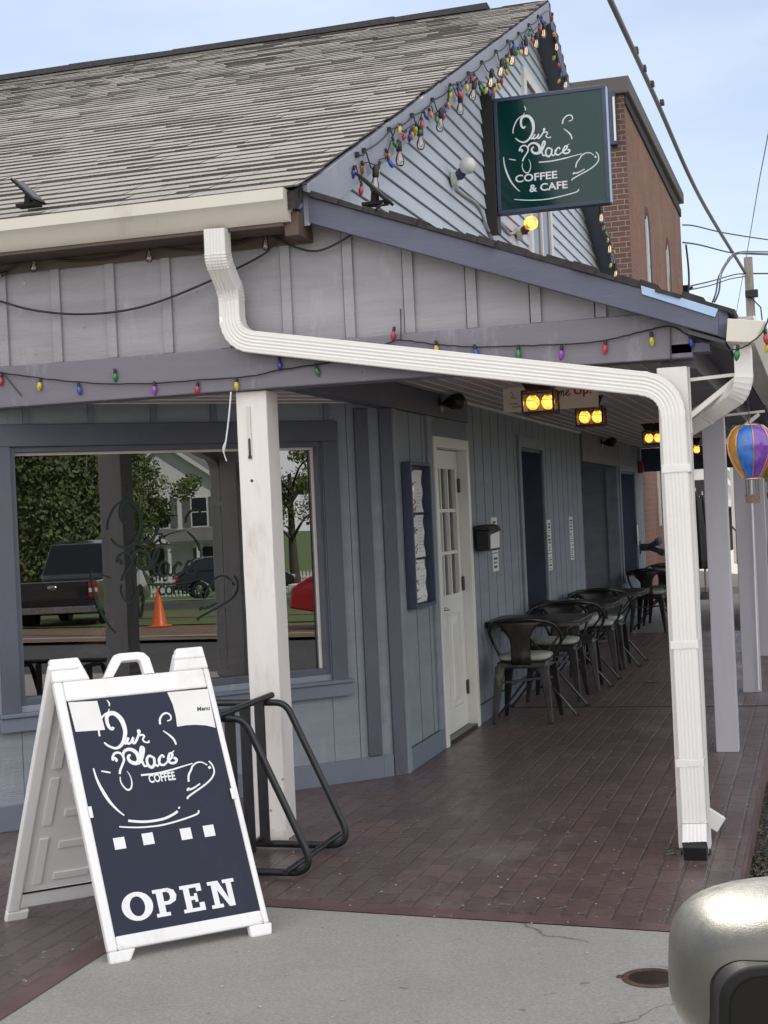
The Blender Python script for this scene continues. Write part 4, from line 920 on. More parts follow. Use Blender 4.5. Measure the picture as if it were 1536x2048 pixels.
# tie bow of the nearest cushion
mb = MB()
for dx, dz in ((-.05, .05), (.045, .06), (-.03, -.05), (.06, -.07), (.01, .07)): mb.tube(crom([(-2.15, 10.585, .44), (-2.15+dx*.6, 10.57, .44+dz*.9), (-2.15+dx, 10.578, .44+dz*.7)], 4), .003, 5)
mb.build('cushion_tie', MT['cushgrey'], cu0)
for o_ in (cu0.children): o_.location = (2.15, -10.79, -.456); 
def make_table():
    r = empty('cafe_table', (0, 0, 0), 'x', 'table', 'metal cafe tables along the wall')
    w, rr, P = .365, .07, []
    for cx, cy, a0 in ((1,1,0), (-1,1,90), (-1,-1,180), (1,-1,270)):
        for k in range(6): a = R(a0+18*k); P.append((cx*(w-rr)+rr*math.cos(a), cy*(w-rr)+rr*math.sin(a), .715))
    mb = MB(); mb.prism(P, (0,0,0), (0,0,.018)); mb.build('tabletop', MT['gunmetal'], r, bevel=.004, local=True)
    mb = MB(); n = len(P); mb.add([V(p)*1 for p in P]+[V((p[0], p[1], .69)) for p in P]+[V((p[0]*.96, p[1]*.96, .69)) for p in P]+[V((p[0]*.96, p[1]*.96, .714)) for p in P], [(j*n+i, j*n+(i+1) % n, (j+1)*n+(i+1) % n, (j+1)*n+i) for j in range(3) for i in range(n)]); mb.build('table_rim', MT['gunmetal'], r, smooth=40, local=True)
    for sy in (-1, 1):
        for sx in (-1, 1):
            y = sy*.265+sx*.012
            mb = MB(); mb.bar((-sx*.26, y, .69), (sx*.305, y*1.02, .0), .030, .016); mb.box(sx*.305-.022, sx*.305+.022, y*1.02-.012, y*1.02+.012, 0, .02); mb.build('leg', MT['gunmetal'], r, bevel=.002, local=True)
    for x, z in ((.0, .36), (-.25, .66), (.25, .66)):
        mb = MB(); mb.tube([(x, -.27, z), (x, .27, z)], .009, 8); mb.build('cross_bar', MT['gunmetal'], r, local=True)
    return r
tb0 = make_table()
for i, (x, y, lb) in enumerate(((-2.115, 11.22, 'dark metal square table nearest the white side door'), (-2.09, 12.96, 'dark metal square table in the middle of the row, beside the first recessed window'), (-2.02, 14.50, 'dark metal square table between the two windows, past the middle one'), (-1.98, 18.70, 'far metal table by the brick wall, mostly hidden behind chairs'))):
    c = tb0 if i == 0 else dup(tb0); c.location = (x, y, 0); c['label'] = lb

# ================================================================== PORCH LANTERNS (lit)
def make_lantern():
    r = empty('ceiling_lantern', (0, 0, 0), 'x', 'lantern', 'lit lanterns under the porch ceiling')
    mb = MB(); mb.hexa([(-.075,-.075,-.075), (.075,-.075,-.075), (.075,.075,-.075), (-.075,.075,-.075), (-.115,-.115,-.0), (.115,-.115,-.0), (.115,.115,-.0), (-.115,.115,-.0)]); mb.build('mount', MT['darkmetal'], r, bevel=.003, local=True)
    w, z0, z1 = .098, -.215, -.08; mb = MB()
    for sx in (-1, 1):
        for sy in (-1, 1): mb.box(sx*w-.006, sx*w+.006, sy*w-.006, sy*w+.006, z0, z1)
    for z in (z0, z1):
        for s in (-1, 1): mb.box(-w+.006, w-.006, s*w-.005, s*w+.005, z-.006, z+.006); mb.box(s*w-.005, s*w+.005, -w+.006, w-.006, z-.006, z+.006)
    for s in (-1, 1):   # leaded pattern
        y = s*w
        for a, b in (((-w, -.14), (-.03, -.14)), ((-.03, -.14), (0, -.115)), ((0, -.115), (.03, -.14)), ((.03, -.14), (w, -.14)), ((-.03, -.14), (0, -.165)), ((0, -.165), (.03, -.14)), ((0, -.085), (0, -.115)), ((0, -.165), (0, -.21))):
            mb.bar((a[0], y, a[1]), (b[0], y, b[1]), .003, .003, up=(0,1,0)); mb.bar((y, a[0], a[1]), (y, b[0], b[1]), .003, .003, up=(1,0,0))
    mb.build('frame', MT['darkmetal'], r, local=True)
    mb = MB()
    for s in (-1, 1): mb.add([(-w, s*w*.97, z0), (w, s*w*.97, z0), (w, s*w*.97, z1), (-w, s*w*.97, z1)], [(0,1,2,3)]); mb.add([(s*w*.97, -w, z0), (s*w*.97, w, z0), (s*w*.97, w, z1), (s*w*.97, -w, z1)], [(0,1,2,3)])
    mb.build('glass', MT['glasslamp'], r, local=True)
    for x, y in ((-.045, -.02), (.045, .02)):
        mb = MB(); mb.sphere((x, y, -.148), .043, 14, 10, (1, 1, 1.1)); bb_ = mb.build('bulb', MT['bulbamber'], r, smooth=80, local=True)
        mb = MB(); mb.sphere((x, y, -.150), .026, 14, 10, (1, 1, 1.15)); mb.build('glow_core', MT['lit'], bb_, smooth=80, local=True)
        mb = MB(); mb.lathe([(.014, -.112), (.017, -.09), (.017, -.074)], 10, M.Translation((x, y, 0))); mb.build('socket', MT['bronze'], r, local=True)
    return r
ln0 = make_lantern()
for i, (x, y, lb) in enumerate(((-1.645, 9.1, 'lit lantern in front of the cream hanging board, nearest of the porch lights'), (-1.60, 10.95, 'lit lantern just right of the cream hanging board'), (-1.585, 15.2, 'lit lantern whose right edge hides behind the downspout post'), (-1.52, 19.4, 'farthest lit lantern, showing between downspout post and grey posts'))):
    c = ln0 if i == 0 else dup(ln0); c.location = (x, y, 2.405); c['label'] = lb
# cream hanging board
HY = 9.62
h_l, h_r = at(1006, 790, Y=HY), at(1196, 790, Y=HY); hb, ht = at(1007, 811, Y=HY).z, at(1006, 769, Y=HY).z
hx0, hx1 = h_l.x, h_r.x; hb = min(hb, 2.24)
bd = empty('hanging_board', (hx0, HY, hb), 'cream hanging board with red Up! lettering under the porch ceiling', 'sign board')
mb = MB(); mb.box(hx0, hx1, HY, HY+.018, hb, ht); mb.build('board', MT['boardcream'], bd, bevel=.002)
o = V((hx0, HY, hb)); HT = ht-hb
sA = affine([sg(266,760), sg(1345,770), sg(374,492)], [V((.035,.085)), V((.125,.088)), V((.045,.113))])
mb = MB(); put_logo(mb, o, EXX, EZZ, .001, sA, .10, skip=(22,)); put_text(mb, 'COFFEE', (.045,.048,.10,.060), o, EXX, EZZ, .0012, bold=.02); put_text(mb, '& CAFE', (.062,.028,.117,.040), o, EXX, EZZ, .0012, bold=.02)
mb.build('logo', MT['ink'], bd, smooth='raw')
mscript = [[(0,.10),(.12,.55),(.20,.75),(.16,.3),(.12,.05),(.2,.5),(.32,.8),(.34,.5),(.28,.05),(.36,.5),(.48,.8),(.5,.5),(.46,.1),(.54,.12),(.62,.3)], [(.62,.3),(.74,.42),(.86,.6),(.84,.82),(.74,.75),(.68,.4),(.72,.1),(.84,.08),(1.0,.35)]]
m0, m1 = at(1114, 793, Y=HY), at(1141, 776, Y=HY)
mb = MB()
for st in mscript:
    P = crom([(x, y, 0) for x, y in st], 4); mb.ribbon([V((m0.x-hx0+p.x*(m1.x-m0.x), m0.z-hb+p.y*(m1.z-m0.z)*.9)) for p in P], [.007]*len(P), o, EXX, EZZ, .001)
mb.build('script_lettering', MT['ink'], bd, smooth='raw')
u0, u1 = at(1148, 791, Y=HY), at(1183, 773, Y=HY)
mb = MB(); put_text(mb, 'Up!', (u0.x-hx0, u0.z-hb-.012, u1.x-hx0, u1.z-hb+.012), o, EXX, EZZ, .001, bold=.03); mb.build('red_lettering', MT['redink'], bd, smooth='raw')
mb = MB()
for x in (hx0+.02, hx1-.02): mb.tube([(x, HY+.009, ht-.02), (x, HY+.009, 2.405)], .002, 6); mb.tube([(x+.012*math.cos(a), HY-.002, ht-.02+.012*math.sin(a)) for a in [i*.524 for i in range(13)]], .002, 6)
mb.build('hook', MT['blackmetal'], bd)
# ================================================================== STRING LIGHTS
def c9(parent, p, col, tilt=(0, 0), s=1.0):     # pointed coloured bulb hanging tip-down from p
    T = M.Translation(V(p)) @ M.Rotation(tilt[0], 4, 'X') @ M.Rotation(tilt[1], 4, 'Y')
    mb = MB(); mb.lathe([(.0005, -.052*s), (.004*s, -.049*s), (.010*s, -.040*s), (.0142*s, -.026*s), (.0135*s, -.014*s), (.009*s, -.004*s), (.007*s, 0)], 12, T)
    b = mb.build('bulb', BC[col], parent, smooth=70)
    mb = MB(); mb.lathe([(.0075*s, -.004*s), (.0088*s, .002*s), (.0085*s, .020*s), (.004*s, .024*s), (.0005, .025*s)], 10, T); mb.build('socket', MT['rubber'], b, smooth=50)
    return b
def edison(parent, p, s=1.0, lit=True, tilt=(0, 0)):
    T = M.Translation(V(p)) @ M.Rotation(tilt[0], 4, 'X') @ M.Rotation(tilt[1], 4, 'Y')
    mb = MB(); mb.lathe([(.0005, -.085*s), (.012*s, -.083*s), (.021*s, -.072*s), (.0235*s, -.058*s), (.021*s, -.042*s), (.013*s, -.020*s), (.011*s, -.008*s)], 14, T)
    b = mb.build('clear_bulb', MT['bulbclear'], parent, smooth=80)
    mb = MB(); mb.lathe([(.0125*s, -.010*s), (.016*s, -.004*s), (.0165*s, .038*s), (.010*s, .046*s), (.004*s, .052*s), (.0005, .053*s)], 12, T); mb.build('socket', MT['rubber'], b, smooth=50)
    mb = MB(); mb.tube([T @ V(q) for q in ((-.006*s, 0, -.02*s), (-.008*s, 0, -.06*s), (0, 0, -.066*s), (.008*s, 0, -.06*s), (.006*s, 0, -.02*s))], .0018*s, 6); mb.build('filament', MT['filament'] if lit else MT['copper'], b)
    return b
GS = GX+.05
zz = lambda x, y: at(680+x/3.2, y/3.2, X=GS)
strand = empty('coloured_string_light', zz(160, 960)[:], 'string of coloured pointed bulbs looping along the gable edge', 'string light')
col = [(97,1085,'b'),(150,1055,'o'),(130,1195,'r'),(232,1080,'y'),(248,1055,'r'),(297,1025,'b'),(307,975,'o'),(333,900,'g'),(368,812,'y'),(397,855,'r'),(418,860,'b'),(430,845,'o'),(490,830,'g'),(507,775,'r'),(483,808,'y'),(540,725,'b'),(583,712,'o'),(592,750,'g'),(640,725,'r'),(670,690,'b'),(690,652,'o'),(710,585,'y'),(740,585,'r'),(692,555,'g'),(765,545,'b'),(777,570,'o'),(803,540,'y'),(845,490,'r'),(873,520,'o'),(890,545,'g'),(927,560,'y'),(950,570,'b'),(980,560,'o'),(1008,532,'y'),(1030,500,'r'),(1048,445,'o'),(1070,400,'g'),(1068,370,'y'),(1092,285,'b'),(1105,312,'r'),(1127,322,'g'),(1145,318,'y'),(1178,248,'o'),(1165,285,'b'),(1205,203,'g'),(1212,240,'r'),(1285,120,'b'),(1280,168,'r'),(1340,102,'r'),(1345,208,'o'),(1375,352,'y'),(1387,402,'r'),(1410,465,'b'),(1405,505,'o')]
low = [(1368,1000,'g'),(1383,1128,'b'),(1405,1178,'o'),(1420,1220,'g'),(1433,1275,'y'),(1465,1300,'r'),(1455,1360,'b'),(1483,1372,'o'),(1468,1400,'g'),(1462,1480,'y'),(1503,1498,'r')]
zl = lambda x, y: at(860+x/4.042, 160+y/4.042, X=GS)
for x, y, k in col:
    p = zz(x, y); c9(strand, p+V((random.uniform(-.01, .03), 0, 0)), k, (random.uniform(-.5, .5), random.uniform(-.4, .4)), 1.0 if x < 700 else 1.12)
for x, y, k in low: c9(strand, zl(x, y), k, (random.uniform(-.5, .5), random.uniform(-.4, .4)), 1.25)
mb = MB()
wire = sorted([(x, y-22) for x, y, k in col if x < 1300]); 
mb.tube(crom([zz(x, y)+V((.004, 0, random.uniform(-.01, .01))) for x, y in wire], 3), .0035, 6)
mb.tube(crom([zz(x, y) for x, y in ((1285,100),(1330,70),(1345,110),(1350,200),(1375,340),(1390,400),(1412,450),(1420,500))], 4), .0035, 6)
mb.tube(crom([zl(x, y-12) for x, y, k in low], 4), .0035, 6)
mb.build('wire', MT['rubber'], strand, smooth=60)
clear = empty('clear_string_light', zz(500, 730)[:], 'string of clear filament bulbs on loops under the gable edge', 'string light')
eds = [(205,1125),(357,960),(495,862),(626,750),(752,650),(840,565),(952,490),(1018,420),(1090,350),(1176,290),(1245,245),(1290,180),(1368,270),(1432,515)]
for i, (x, y) in enumerate(eds): edison(clear, zz(x, y)+V((.02, 0, 0)), 1.15, i > 5, (random.uniform(-.25, .1), random.uniform(-.1, .2)))
for x, y in ((1368,1070),(1437,1325),(1487,1530)): edison(clear, zl(x, y)+V((.02, 0, 0)), 1.5, True, (-.1, 0))
hk = [(120,990),(165,965),(325,830),(470,740),(600,640),(720,545),(830,470),(915,400),(1005,330),(1080,265),(1150,215),(1215,160),(1275,105)]
mb = MB(); w = []
for (xa, ya), (xb, yb) in zip(hk, hk[1:]): w += [zz(xa, ya), zz((xa*.65+xb*.35), (ya*.65+yb*.35)+14), zz((xa*.3+xb*.7), (ya*.3+yb*.7)+16)]
w.append(zz(1275, 105)); mb.tube(crom(w, 3), .0045, 6); mb.tube(crom([zz(1275,105), zz(1330,160), zz(1362,240), zz(1375,330), zz(1405,430), zz(1432,505)], 4), .0045, 6)
for (x, y), (ex, ey) in zip(eds[:12], hk[1:]): mb.tube([zz(ex, ey), zz(ex*.3+x*.7+3, ey*.3+y*.7-8), zz(x, y-18)+V((.02, 0, 0))], .004, 6)
mb.tube(crom([zl(1360,1000), zl(1368,1050), zl(1420,1260), zl(1437,1305), zl(1480,1450), zl(1487,1510), zl(1540,1560)], 4), .0045, 6)
mb.build('wire', MT['rubber'], clear, smooth=60)
for x, y in hk: q = zz(x, y); mb = MB(); mb.box(GX+.032, GX+.052, q.y-.012, q.y+.012, q.z-.012, q.z+.014); mb.build('clip', MT['black'], clear)

BY = 6.688
pf = lambda x, y: at(x/2, 700+y/2, Y=BY)
pg = lambda x, y: at(680+x/1.7944, 650+y/1.7944, Y=BY)
fs_ = empty('coloured_string_light', pf(600, 130)[:], 'string of coloured bulbs sagging along the front porch beam', 'string light')
for x, y, k in ((5,110,'r'),(160,128,'y'),(315,145,'b'),(460,92,'g'),(617,143,'p'),(790,143,'r'),(945,127,'y'),(1117,45,'b'),(1266,70,'g')): c9(fs_, pf(x, y), k, (random.uniform(-.1, .25), random.uniform(-.2, .2)), .92)
for x, y, k in ((193,22,'r'),(345,72,'y'),(485,86,'b'),(640,88,'g'),(795,90,'p'),(952,70,'r'),(1118,42,'y'),(1258,48,'b')): c9(fs_, pg(x, y), k, (random.uniform(-.1, .25), random.uniform(-.25, .25)), .92)
c9(fs_, at(1475, 700, Y=6.46), 'g', (.1, .15), .95); c9(fs_, at(1531, 668, Y=6.44), 'r', (.1, -.1), .95); c9(fs_, at(1538, 684, Y=6.46), 'y', (.1, .3), .95)
mb = MB(); wv = lambda p: p+V((0, -.004, random.uniform(-.002, .002)))
mb.tube([wv(p) for p in crom([pf(-60,70), pf(5,90), pf(130,108), pf(330,130), pf(560,135), pf(800,120), pf(1000,105), pf(1120,80), pf(1250,60), pf(1360,45)], 6)], .0035, 6)
mb.tube([wv(p) for p in crom([pg(60,62), pg(150,72), pg(215,55), pg(345,70), pg(480,78), pg(640,76), pg(795,70), pg(950,56), pg(1080,25), pg(1185,5), pg(1255,40), at(1440, 695, Y=6.5), at(1462, 700, Y=6.46), at(1490, 693, Y=6.44), at(1522, 668, Y=6.43), at(1536, 640, Y=6.42), at(1548, 600, Y=6.4)], 6)], .0035, 6)
mb.tube([pg(218,58), pg(219,0), at(801, 618, Y=6.72)], .003, 6); mb.tube([pg(1187,6), pg(1188,130)], .003, 6); mb.tube([pf(12,92), pf(85,183)], .003, 6)
mb.build('wire', MT['rubber'], fs_, smooth=60)
# black festoon with clear bulbs under the eave, slack cable below it
EYF = 6.69
pe = lambda x, y: at(x/2, y/2, Y=EYF)
fe = empty('clear_string_light', pe(595, 985)[:], 'black cable with clear filament bulbs strung under the left eave', 'string light')
mb = MB()
mb.tube(crom([pe(-40,1075), pe(0,1088), pe(60,1062), pe(135,1030), pe(280,1042), pe(400,1035), pe(500,1015), pe(595,985), pe(700,995), pe(815,995), pe(925,975), pe(1000,955), pe(1070,935), pe(1110,955), pe(1170,985), pe(1270,1004), pe(1380,955), pe(1450,900), at(754, 417, Y=6.57), at(768, 408, Y=6.56)], 5), .0055, 8)
mb.build('cable', MT['rubber'], fe, smooth=60)
for x, y in ((138, 1040), (595, 1000), (1064, 950)): edison(fe, pe(x, y)+V((0, -.006, 0)), .76, False, (0, random.uniform(-.1, .1)))
edison(fe, pe(8, 1100), .6, False, (0, 1.2))
sc_ = MB(); sc_.tube(crom([pe(-60,1190), pe(0,1205), pe(130,1240), pe(300,1257), pe(480,1245), pe(640,1205), pe(860,1115), pe(1050,1020), pe(1100,965), pe(1145,925), at(578, 452, Y=6.56), at(592, 410, Y=6.55), at(604, 372, Y=6.54), at(612, 368, Y=6.56)], 6), .0058, 8)
tag(sc_.build('power_cable', MT['rubber'], smooth=60), 'slack black cable drooping across the grey siding behind the downspout', 'cable')

# ================================================================== SOLAR PANELS ON THE ROOF EDGE
def solar(base, ax_, lab, w=.17, h=.13):
    e = empty('solar_panel', base, lab, 'solar panel', 'small solar panels on the roof edges')
    b = V(base); u = V(ax_).normalized(); n = V((-u.z*0, 0, 0))
    side = V((0, 1, 0)); nn = u.cross(side).normalized(); c = b+V((0, 0, .075))
    mb = MB(); mb.obox(c, u*w/2, side*h/2, nn*.007); mb.build('panel_frame', MT['trimblack'], e, bevel=.003)
    mb = MB(); mb.obox(c+nn*(.0085 if nn.z > 0 else -.0085), u*(w/2-.012), side*(h/2-.012), nn*.001); mb.build('panel_glass', MT['darkglass'], e)
    mb = MB(); mb.taper(b+V((0,0,.0)), c-V((0,0,.01)), .04, .04, .028, .028); mb.box(b.x-.06, b.x+.06, b.y-.03, b.y+.03, b.z-.005, b.z+.014); mb.build('stand', MT['trimblack'], e, bevel=.003)
sb = at(58, 412, Y=6.50); solar((sb.x, 6.50, sb.z-.002), (.72, 0, -.70), 'small black solar panel propped at the left roof edge above the gutter')
sb = at(748, 408, Y=6.66); solar((sb.x, 6.68, sb.z), (.70, 0, -.71), 'small black solar panel at the foot of the gable among the bulbs', .2, .15)

# ================================================================== GABLE LAMPS
def gable_lamp(base, lit, lab, conduit):
    e = empty('wall_lamp', base, lab, 'wall lamp'); b = V(base)
    T = M.Translation(b) @ M.Rotation(R(90), 4, 'Y')
    mb = MB(); mb.lathe([(.001, .045), (.058, .045), (.062, .04), (.062, 0)], 20, T); mb.build('junction_box', MT['pale'], e, smooth=40)
    d = V((.55, -.55, .28)).normalized() if not lit else V((.62, -.62, .35)).normalized()
    q = d.to_track_quat('Z', 'Y').to_matrix().to_4x4(); T2 = M.Translation(b+V((.03, 0, 0))) @ q
    mb = MB(); mb.lathe([(.02, 0), (.026, .03), (.038, .04), (.036, .10), (.03, .105)], 16, T2); mb.build('lamp_holder', MT['navy'] if not lit else MT['bronze'], e, smooth=40)
    mb = MB(); c = b+V((.03, 0, 0))+d*.17; mb.lathe([(.022, .10), (.03, .115)]+[(.062*math.sin(a), .172-.062*math.cos(a)) for a in [R(28+i*12.6) for i in range(12)]]+[(.001, .234)], 20, T2); mb.build('globe_bulb', MT['bulbamber'] if lit else MT['opal'], e, smooth=80)
    if lit: mb = MB(); mb.sphere(b+V((.03, 0, 0))+d*.172, .034, 16, 12); mb.build('glow_core', MT['litglobe'], e, smooth=80)
    mb = MB(); mb.tube(crom(conduit, 4), .013, 8); mb.build('conduit', MT['soffit'], e, smooth=60)
X2 = WX+.022
lb_ = at(905, 358, X=X2); gable_lamp(lb_[:], False, 'unlit white globe lamp on the gable left of the green sign', [at(912, 378, X=X2), at(930, 392, X=X2), at(955, 410, X=X2), at(968, 440, X=X2), at(985, 480, X=X2+.01)])
lb_ = at(1036, 468, X=X2); gable_lamp(lb_[:], True, 'lit yellow globe lamp on the gable below the green sign', [at(1032, 462, X=X2), at(1020, 468, X=X2), at(1005, 452, X=X2), at(998, 446, X=X2)])

# ================================================================== THINGS ON THE WALKWAY WALL
def bullet(y, z, x, lab, s=1.0):
    e = empty('spot_lamp', (x, y, z), lab, 'spot lamp', 'dark spot lamps on the wall beams'); b = V((x, y, z))
    mb = MB(); mb.lathe([(.001, .014), (.03, .014), (.06, .006), (.066, 0)], 20, M.Translation(b) @ M.Rotation(R(90), 4, 'Y') @ M.Diagonal((s, s, 1, 1))); mb.build('mount_plate', MT['bronze'], e, smooth=50)
    mb = MB(); d = V((.9, -.42, .04)).normalized(); mb.tube([b, b+d*.05], .014, 10); T = M.Translation(b+d*.04) @ d.to_track_quat('Z', 'Y').to_matrix().to_4x4()
    mb.build('arm', MT['bronze'], e)
    mb = MB(); mb.lathe([(.014, 0), (.028, .012), (.034, .03), (.05, .06), (.058, .10), (.054, .135), (.035, .155), (.001, .165)], 18, T); mb.build('lamp_shade', MT['darkmetal'], e, smooth=60)
bullet(9.72, 2.335, -2.452, 'dark bell-shaped spot lamp on the beam above the white side door')
bullet(17.55, 2.33, -2.452, 'dark bell-shaped spot lamp above the far entry alcove')
# menu case
mx_ = -2.415; my0, my1, mz0, mz1 = 8.735, 9.225, .992, 1.915
e = empty('menu_case', (WX, my0, mz0), 'navy wooden menu case with paper menus left of the white side door', 'menu case')
mb = MB(); mb.box(WX+.001, mx_, my0, my0+.022, mz0, mz1); mb.box(WX+.001, mx_, my1-.022, my1, mz0, mz1); mb.box(WX+.001, mx_, my0+.022, my1-.022, mz0, mz0+.022); mb.box(WX+.001, mx_, my0+.022, my1-.022, mz1-.022, mz1); mb.build('case_frame', MT['navy'], e, bevel=.003)
mb = MB(); mb.box(WX+.0005, WX+.012, my0+.022, my1-.022, mz0+.022, mz1-.022); mb.build('back_board', MT['navy'], e)
for cidx, ya in enumerate((my0+.045, )):
    for k in range(3):
        za = mz0+.03+k*.287
        mb = MB(); n = 7; vs = []
        for i in range(n+1):
            for j in range(2): vs.append((WX+.03+.006*math.sin(i*1.7+k), ya+.004*math.sin(i+k)+j*.33, za+.27*i/n))
        mb.add(vs, [(2*i, 2*i+1, 2*i+3, 2*i+2) for i in range(n)]); pg_ = mb.build('menu_sheet', MT['paper'], e, smooth=80)
        mb = MB()
        for r_ in range(11):
            if random.random() < .82: z = za+.25-.0215*r_; mb.box(WX+.037, WX+.0374, ya+.17, ya+.17+random.uniform(.06, .14), z, z+.003)
        mb.build('printed_lines', MT['greyink'], pg_)
        mb = MB()
        for i in range(9): z = za+random.uniform(.0, .26); mb.tube([(WX+.042, ya+random.uniform(.0, .12), z), (WX+.044, ya+random.uniform(.01, .14), z+random.uniform(.01, .04))], .0035, 5)
        mb.build('sleeve_glint', MT['steel'], pg_)
mb = MB(); mb.box(WX+.034, WX+.044, my0+.03, my1-.03, mz0+.309, mz0+.317); mb.box(WX+.034, WX+.044, my0+.03, my1-.03, mz0+.596, mz0+.604); mb.build('sheet_strap', MT['trimblack'], e)
# mailbox
e = empty('wall_mailbox', (WX, 10.62, 1.28), 'black wall mailbox with a folded paper beside the white side door', 'mailbox')
mb = MB(); mb.box(WX+.023, WX+.125, 10.62, 11.0, 1.285, 1.44); mb.build('mailbox_body', MT['black'], e, bevel=.008)
mb = MB(); pr = [(WX+.0225, 1.445), (WX+.0225, 1.475), (WX+.08, 1.482), (WX+.12, 1.468), (WX+.14, 1.43), (WX+.135, 1.427), (WX+.115, 1.445)]; mb.prism([(x, 10.61, z) for x, z in pr], (0,0,0), (0,.40,0)); mb.build('mailbox_lid', MT['black'], e, bevel=.003)
mb = MB(); mb.hexa([(WX+.126, 10.66, 1.30), (WX+.128, 10.66, 1.30), (WX+.128, 10.97, 1.30), (WX+.126, 10.97, 1.30), (WX+.126, 10.66, 1.405), (WX+.133, 10.66, 1.405), (WX+.133, 10.97, 1.425), (WX+.126, 10.97, 1.425)]); mb.build('paper', MT['paper'], e, bevel=.001)
# paper notices
def notice(x, y, z0, z1, w, lab, rows, nm='wall_notice'):
    e = empty(nm, (x, y, z0), lab, 'paper notice'); sp = z0+(z1-z0)*.34
    for a, b in ((z0, sp-.006), (sp+.004, z1)):
        mb = MB(); mb.box(x+.001, x+.0025, y, y+w, a, b); sh_ = mb.build('sheet', MT['paper'], e)
        mb = MB(); z = b-.03; j = 0
        while z > a+.02:
            h = random.choice((.008, .012, .02)); mb.box(x+.0026, x+.0031, y+.03+random.uniform(0, .03), y+w-.03-random.uniform(0, .05), z-h, z); z -= h+random.uniform(.008, .018)
        mb.build('printed_lines', MT['ink'], sh_)
notice(WX+.001, 11.27, 1.10, 1.53, .22, 'white paper notice in two sheets right of the black mailbox', 9)
notice(WX+.025, 13.61, .99, 1.47, .20, 'white paper notice on the right edge of the first recessed window', 9)
notice(WX+.001, 15.05, 1.03, 1.48, .22, 'white paper notice on the boards left of the entry alcove', 9)
notice(WX+.024, 20.74, 1.0, 1.28, .17, 'small white paper notice on the far window by the fire pipe', 6)
e = empty('fire_alarm_bell', (WX, 21.4, 2.04), 'red square fire alarm box high on the far wall end', 'fire alarm')
mb = MB(); mb.box(WX+.001, WX+.075, 21.38, 21.56, 2.03, 2.20); mb.build('alarm_box', MT['redbox'], e, bevel=.01)
mb = MB(); mb.box(WX+.0755, WX+.08, 21.41, 21.53, 2.07, 2.16); mb.build('alarm_grille', MT['taillight'], e, bevel=.003)
e = empty('fire_pipe_inlet', (WX, 21.3, .92), 'blue-green twin fire hose inlet sticking out by the brick wall', 'fire pipe')
mb = MB(); mb.tube([(WX-.1, 21.25, .95), (WX+.18, 21.2, .95)], .055, 14); mb.lathe([(.10,0),(.10,.015),(.001,.016)], 18, M.Translation((WX+.0, 21.25, .95)) @ M.Rotation(R(90), 4, 'Y')); mb.build('pipe', MT['pipe'], e, smooth=40)
for dx, dz, dy in ((.16, .075, -.14), (.20, -.07, -.10)):
    mb = MB(); a = V((WX+.13, 21.2, .95)); b = a+V((dx*.9, dy, dz)); mb.tube([a, b], .042, 12); d = (b-a).normalized(); mb.tube([b-d*.01, b+d*.04], .054, 12); mb.tube([b+d*.04, b+d*.055], .036, 10); mb.build('hose_outlet', MT['pipe'], e, smooth=40)

# ================================================================== BRACKETS AND BALLOON ORNAMENTS
def bracket(p, l, drop, lab):
    e = empty('hanging_bracket', p, lab, 'bracket', 'white brackets on the porch posts'); p = V(p)
    mb = MB(); mb.bar(p+V((.003,0,.06)), p+V((.003,0,-drop-.08)), .022, .006, up=(1,0,0)); mb.bar(p, p+V((l,0,.012)), .016, .008, up=(0,1,0)); mb.bar(p+V((0,0,-drop)), p+V((l*.86,0,-.004)), .024, .012, up=(0,1,0)); mb.build('arm', MT['spout'], e, bevel=.002)
    mb = MB(); h = p+V((l, 0, 0)); mb.tube(crom([h+V((-.01,0,.02)), h+V((.0,0,.045)), h+V((.014,0,.03)), h+V((.006,0,0)), h+V((.0,0,-.02))], 4), .004, 6); mb.build('hook', MT['blackmetal'], e)
GC = [(.38,.17,.01),(.02,.12,.42),(.13,.04,.30),(.28,.02,.025),(.16,.26,.02),(.38,.17,.01),(.02,.12,.42),(.28,.02,.025)]
GN = ['amber','blue','violet','ruby','lime','amber','blue','ruby']
GM = {}
for c_, n_ in zip(GC, GN):
    if n_ not in GM:
        m, t, b = nt('painted_glass_'+n_); v = coords(t, obj=True); nn = noise(t, v, 26, 3)
        t.links.new(ramp(t, nn, [(.3, tuple(x*.75 for x in c_)), (.72, tuple(min(1, x*1.35) for x in c_))]), b.inputs['Base Color'])
        b.inputs['Roughness'].default_value = .14; b.inputs['Coat Weight'].default_value = .6; bump(t, b, nn, .35, .006); GM[n_] = m
